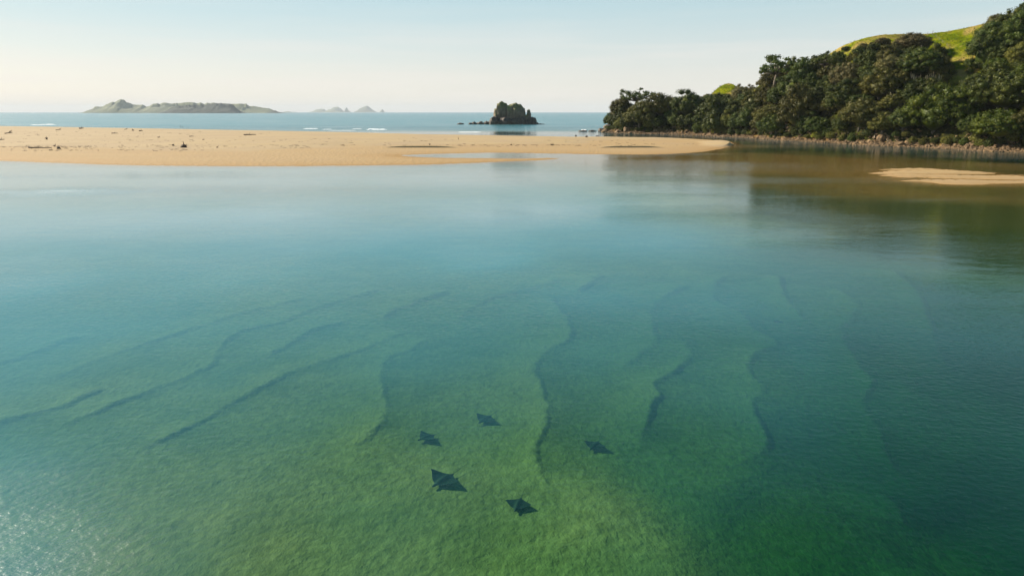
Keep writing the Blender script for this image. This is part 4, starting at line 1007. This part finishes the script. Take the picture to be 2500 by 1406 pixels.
for X, Y, Z, w_ in zip(lx, ly, lz, lw):
    if Z < .1: continue
    V = cube * np.array([w_, .12 + .1 * w_,   .02 + .05 * w_]) + rng.normal(size=(8, 3)) * .02
    a = rng.normal() * .35; c_, s_ = math.cos(a), math.sin(a)
    V = np.c_[V[:, 0] * c_ - V[:, 1] * s_, V[:, 0] * s_ + V[:, 1] * c_, V[:, 2]] + (X, Y, Z + .03); cv.append(V); cf.append(cbf + nv); nv += 8
tag(obj('tide_line_litter', mesh_np('tide_line_litter', np.vstack(cv), np.vstack(cf), mat_simple('litter', (.09, .055, .03), (.22, .15, .08), 2))), 'scattered dark chips of weed and wood along the tide lines', 'litter', kind='stuff')
# bleached branches on the stony beach
for k, (px, py, s, lab) in enumerate([(2167, 340, 1.1, 'bleached white branch standing on the stony beach'), (2133, 327, .6, 'pale bare branches sticking out above the stony beach')]):
    X, Y, Z = hill_at(px, py + 8, .02); root = empty('bare_branch', (X, Y, Z), .4 * k); tag(root, lab, 'branch')
    for q in range(2 + 3 * k):
        V = []; Fc = []; g = random.Random(k * 9 + q); d = g.uniform(-1, .4)
        tube([(q * .2, 0, -.2), (d * s * .5, -.3, s * .8), (d * s * 1.1, -.5, s * (1.2 + .3 * q))], .2, .07, 6, V, Fc); obj('branch', pymesh('branch', V, Fc, M_PALEWOOD), root)

# ------------------------------------------------------------------ eagle rays and a fish
def ray_mesh(seed, tipup_l, tipup_r, swept):
    """unit wingspan 2 (x = -1..1), swims towards +y, one closed body"""
    nu, nv_ = 41, 25; V = []; Fc = []
    def outline(u):
        a = abs(u)
        le = .40 - .25 * a ** 1.45 - .13 * a ** 2.5 + .08 * math.exp(-(a / .13) ** 2)       # leading edge
        te = -.45 + .39 * a ** 1.02 - .16 * a ** 3.2 + .03 * math.sin(a * 3.1)
        tip = .10 - swept
        k = a ** 4; return le * (1 - k) + tip * k, te * (1 - k) + (tip - .02) * k
    for sgn in (1, -1):
        for i_ in range(nu):
            u = -1 + 2 * i_ / (nu - 1); le, te = outline(u)
            lift = (tipup_l if u < 0 else tipup_r) * abs(u) ** 1.7
            for j in range(nv_):
                t_ = j / (nv_ - 1); yy = te + (le - te) * t_
                th = (.10 * math.exp(-(u / .20) ** 2) + .028 * (1 - abs(u)) + .002) * math.sin(math.pi * min(1, t_ * .97 + .015)) ** .8
                V.append((u, yy, lift + sgn * th * (1.25 if sgn > 0 else .6)))
    def idx(s, i_, j): return s * nu * nv_ + i_ * nv_ + j
    for i_ in range(nu - 1):
        for j in range(nv_ - 1):
            Fc.append((idx(0, i_, j), idx(0, i_ + 1, j), idx(0, i_ + 1, j + 1), idx(0, i_, j + 1)))
            Fc.append((idx(1, i_, j), idx(1, i_, j + 1), idx(1, i_ + 1, j + 1), idx(1, i_ + 1, j)))
    for i_ in range(nu - 1):
        Fc.append((idx(0, i_, 0), idx(1, i_, 0), idx(1, i_ + 1, 0), idx(0, i_ + 1, 0)))
        Fc.append((idx(0, i_, nv_ - 1), idx(0, i_ + 1, nv_ - 1), idx(1, i_ + 1, nv_ - 1), idx(1, i_, nv_ - 1)))
    body = pymesh('body', V, Fc, M_RAY)
    parts = [('body', body)]
    V = []; Fc = []; tube([(0, -.38, .0), (0, -.6, .02), (.03, -.95, .03), (.10, -1.35, .02)], .016, .004, 6, V, Fc); parts.append(('tail', pymesh('tail', V, Fc, M_RAY)))
    for s in (-1, 1):
        V = [(s * .02, -.36, .01), (s * .10, -.38, .005), (s * .08, -.47, .0), (s * .03, -.50, .0), (s * .02, -.36, -.015), (s * .10, -.38, -.012), (s * .08, -.47, -.01), (s * .03, -.50, -.01)]
        parts.append(('pelvic_fin', pymesh('pelvic_fin', V, [(0, 1, 2, 3), (7, 6, 5, 4), (0, 4, 5, 1), (1, 5, 6, 2), (2, 6, 7, 3), (3, 7, 4, 0)], M_RAY, False)))
    bm = bmesh.new(); bmesh.ops.create_icosphere(bm, subdivisions=2, radius=1)
    for v in bm.verts: v.co = Vector((v.co.x * .095, v.co.y * .14 + .47, v.co.z * .06 + .01))
    parts.append(('head', from_bm('head', bm, M_RAY, True)))
    return parts
def gp(p, z): return Vector((*ground(p[0], p[1], z), z))
for k, (tl, tr_, hd, tb, up_l, up_r, lab) in enumerate([
    ((1159, 1014), (1212, 1031), (1171, 1033), (1200, 1012), .30, .16, 'eagle ray swimming alone ahead of the others, farthest from the camera'),
    ((1027, 1054), (1057, 1081), (1026, 1075), (1061, 1058), .22, .25, 'compact dark eagle ray with raised wings, leftmost of the five'),
    ((1049, 1154), (1120, 1188), (1062, 1187), (1106, 1153), .36, .20, 'largest eagle ray with both wing tips curled up, left and near'),
    ((1231, 1219), (1301, 1239), (1268, 1248), (1262, 1213), .16, .08, 'eagle ray with a pointed head gliding flat, nearest the camera'),
    ((1423, 1077), (1481, 1096), (1447, 1099), (1458, 1074), .16, .10, 'eagle ray with swept wings, rightmost of the five')]):
    cx_, cy_ = ground(sum(q[0] for q in (tl, tr_, hd, tb)) / 4, sum(q[1] for q in (tl, tr_, hd, tb)) / 4, -.42)
    zc = ground_z(cx_, cy_) + .13
    a_, b_, h_, t_ = (gp(q, zc) for q in (tl, tr_, hd, tb)); c_ = (a_ + b_ + h_ + t_) / 4
    wv = b_ - a_; hv = h_ - t_; span = wv.length * .5 * .84; chord = hv.length * .92 / .98
    e1 = wv.normalized(); e2 = Vector((-e1.y, e1.x, 0))
    if e2.dot(hv) < 0: e2 = -e2
    mixd = (e2 + hv.normalized() * .6).normalized(); ang_ = math.atan2(-mixd.x, mixd.y)
    flip = Vector((math.cos(ang_), math.sin(ang_), 0)).dot(e1) < 0
    root = empty('eagle_ray', c_, ang_); root.scale = (span, min(chord, span * 1.75), span); tag(root, lab, 'ray', 'eagle rays gliding over the sandy shallows')
    for nm, me in ray_mesh(k, up_r if flip else up_l, up_l if flip else up_r, .08): obj(nm, me, root)
X, Y = ground(1898, 785, -.25); root = empty('fish', (X, Y, -.25), R(70)); tag(root, 'small dark fish alone in the deeper water on the right', 'fish')
bm = bmesh.new(); bmesh.ops.create_icosphere(bm, subdivisions=3, radius=1)
for v in bm.verts: v.co = Vector((v.co.x * .07 * (1 - .5 * max(0, -v.co.y)), v.co.y * .30, v.co.z * .10))
obj('body', from_bm('body', bm, M_RAY, True), root)
V = [(.012, -.26, 0), (.012, -.42, .11), (.012, -.37, 0), (.012, -.42, -.11)]; V = V + [(-a, b_, c) for a, b_, c in V]
obj('tail_fin', pymesh('tail_fin', V, [(0, 1, 2, 3), (7, 6, 5, 4), (0, 4, 5, 1), (1, 5, 6, 2), (2, 6, 7, 3), (3, 7, 4, 0)], M_RAY, False), root)
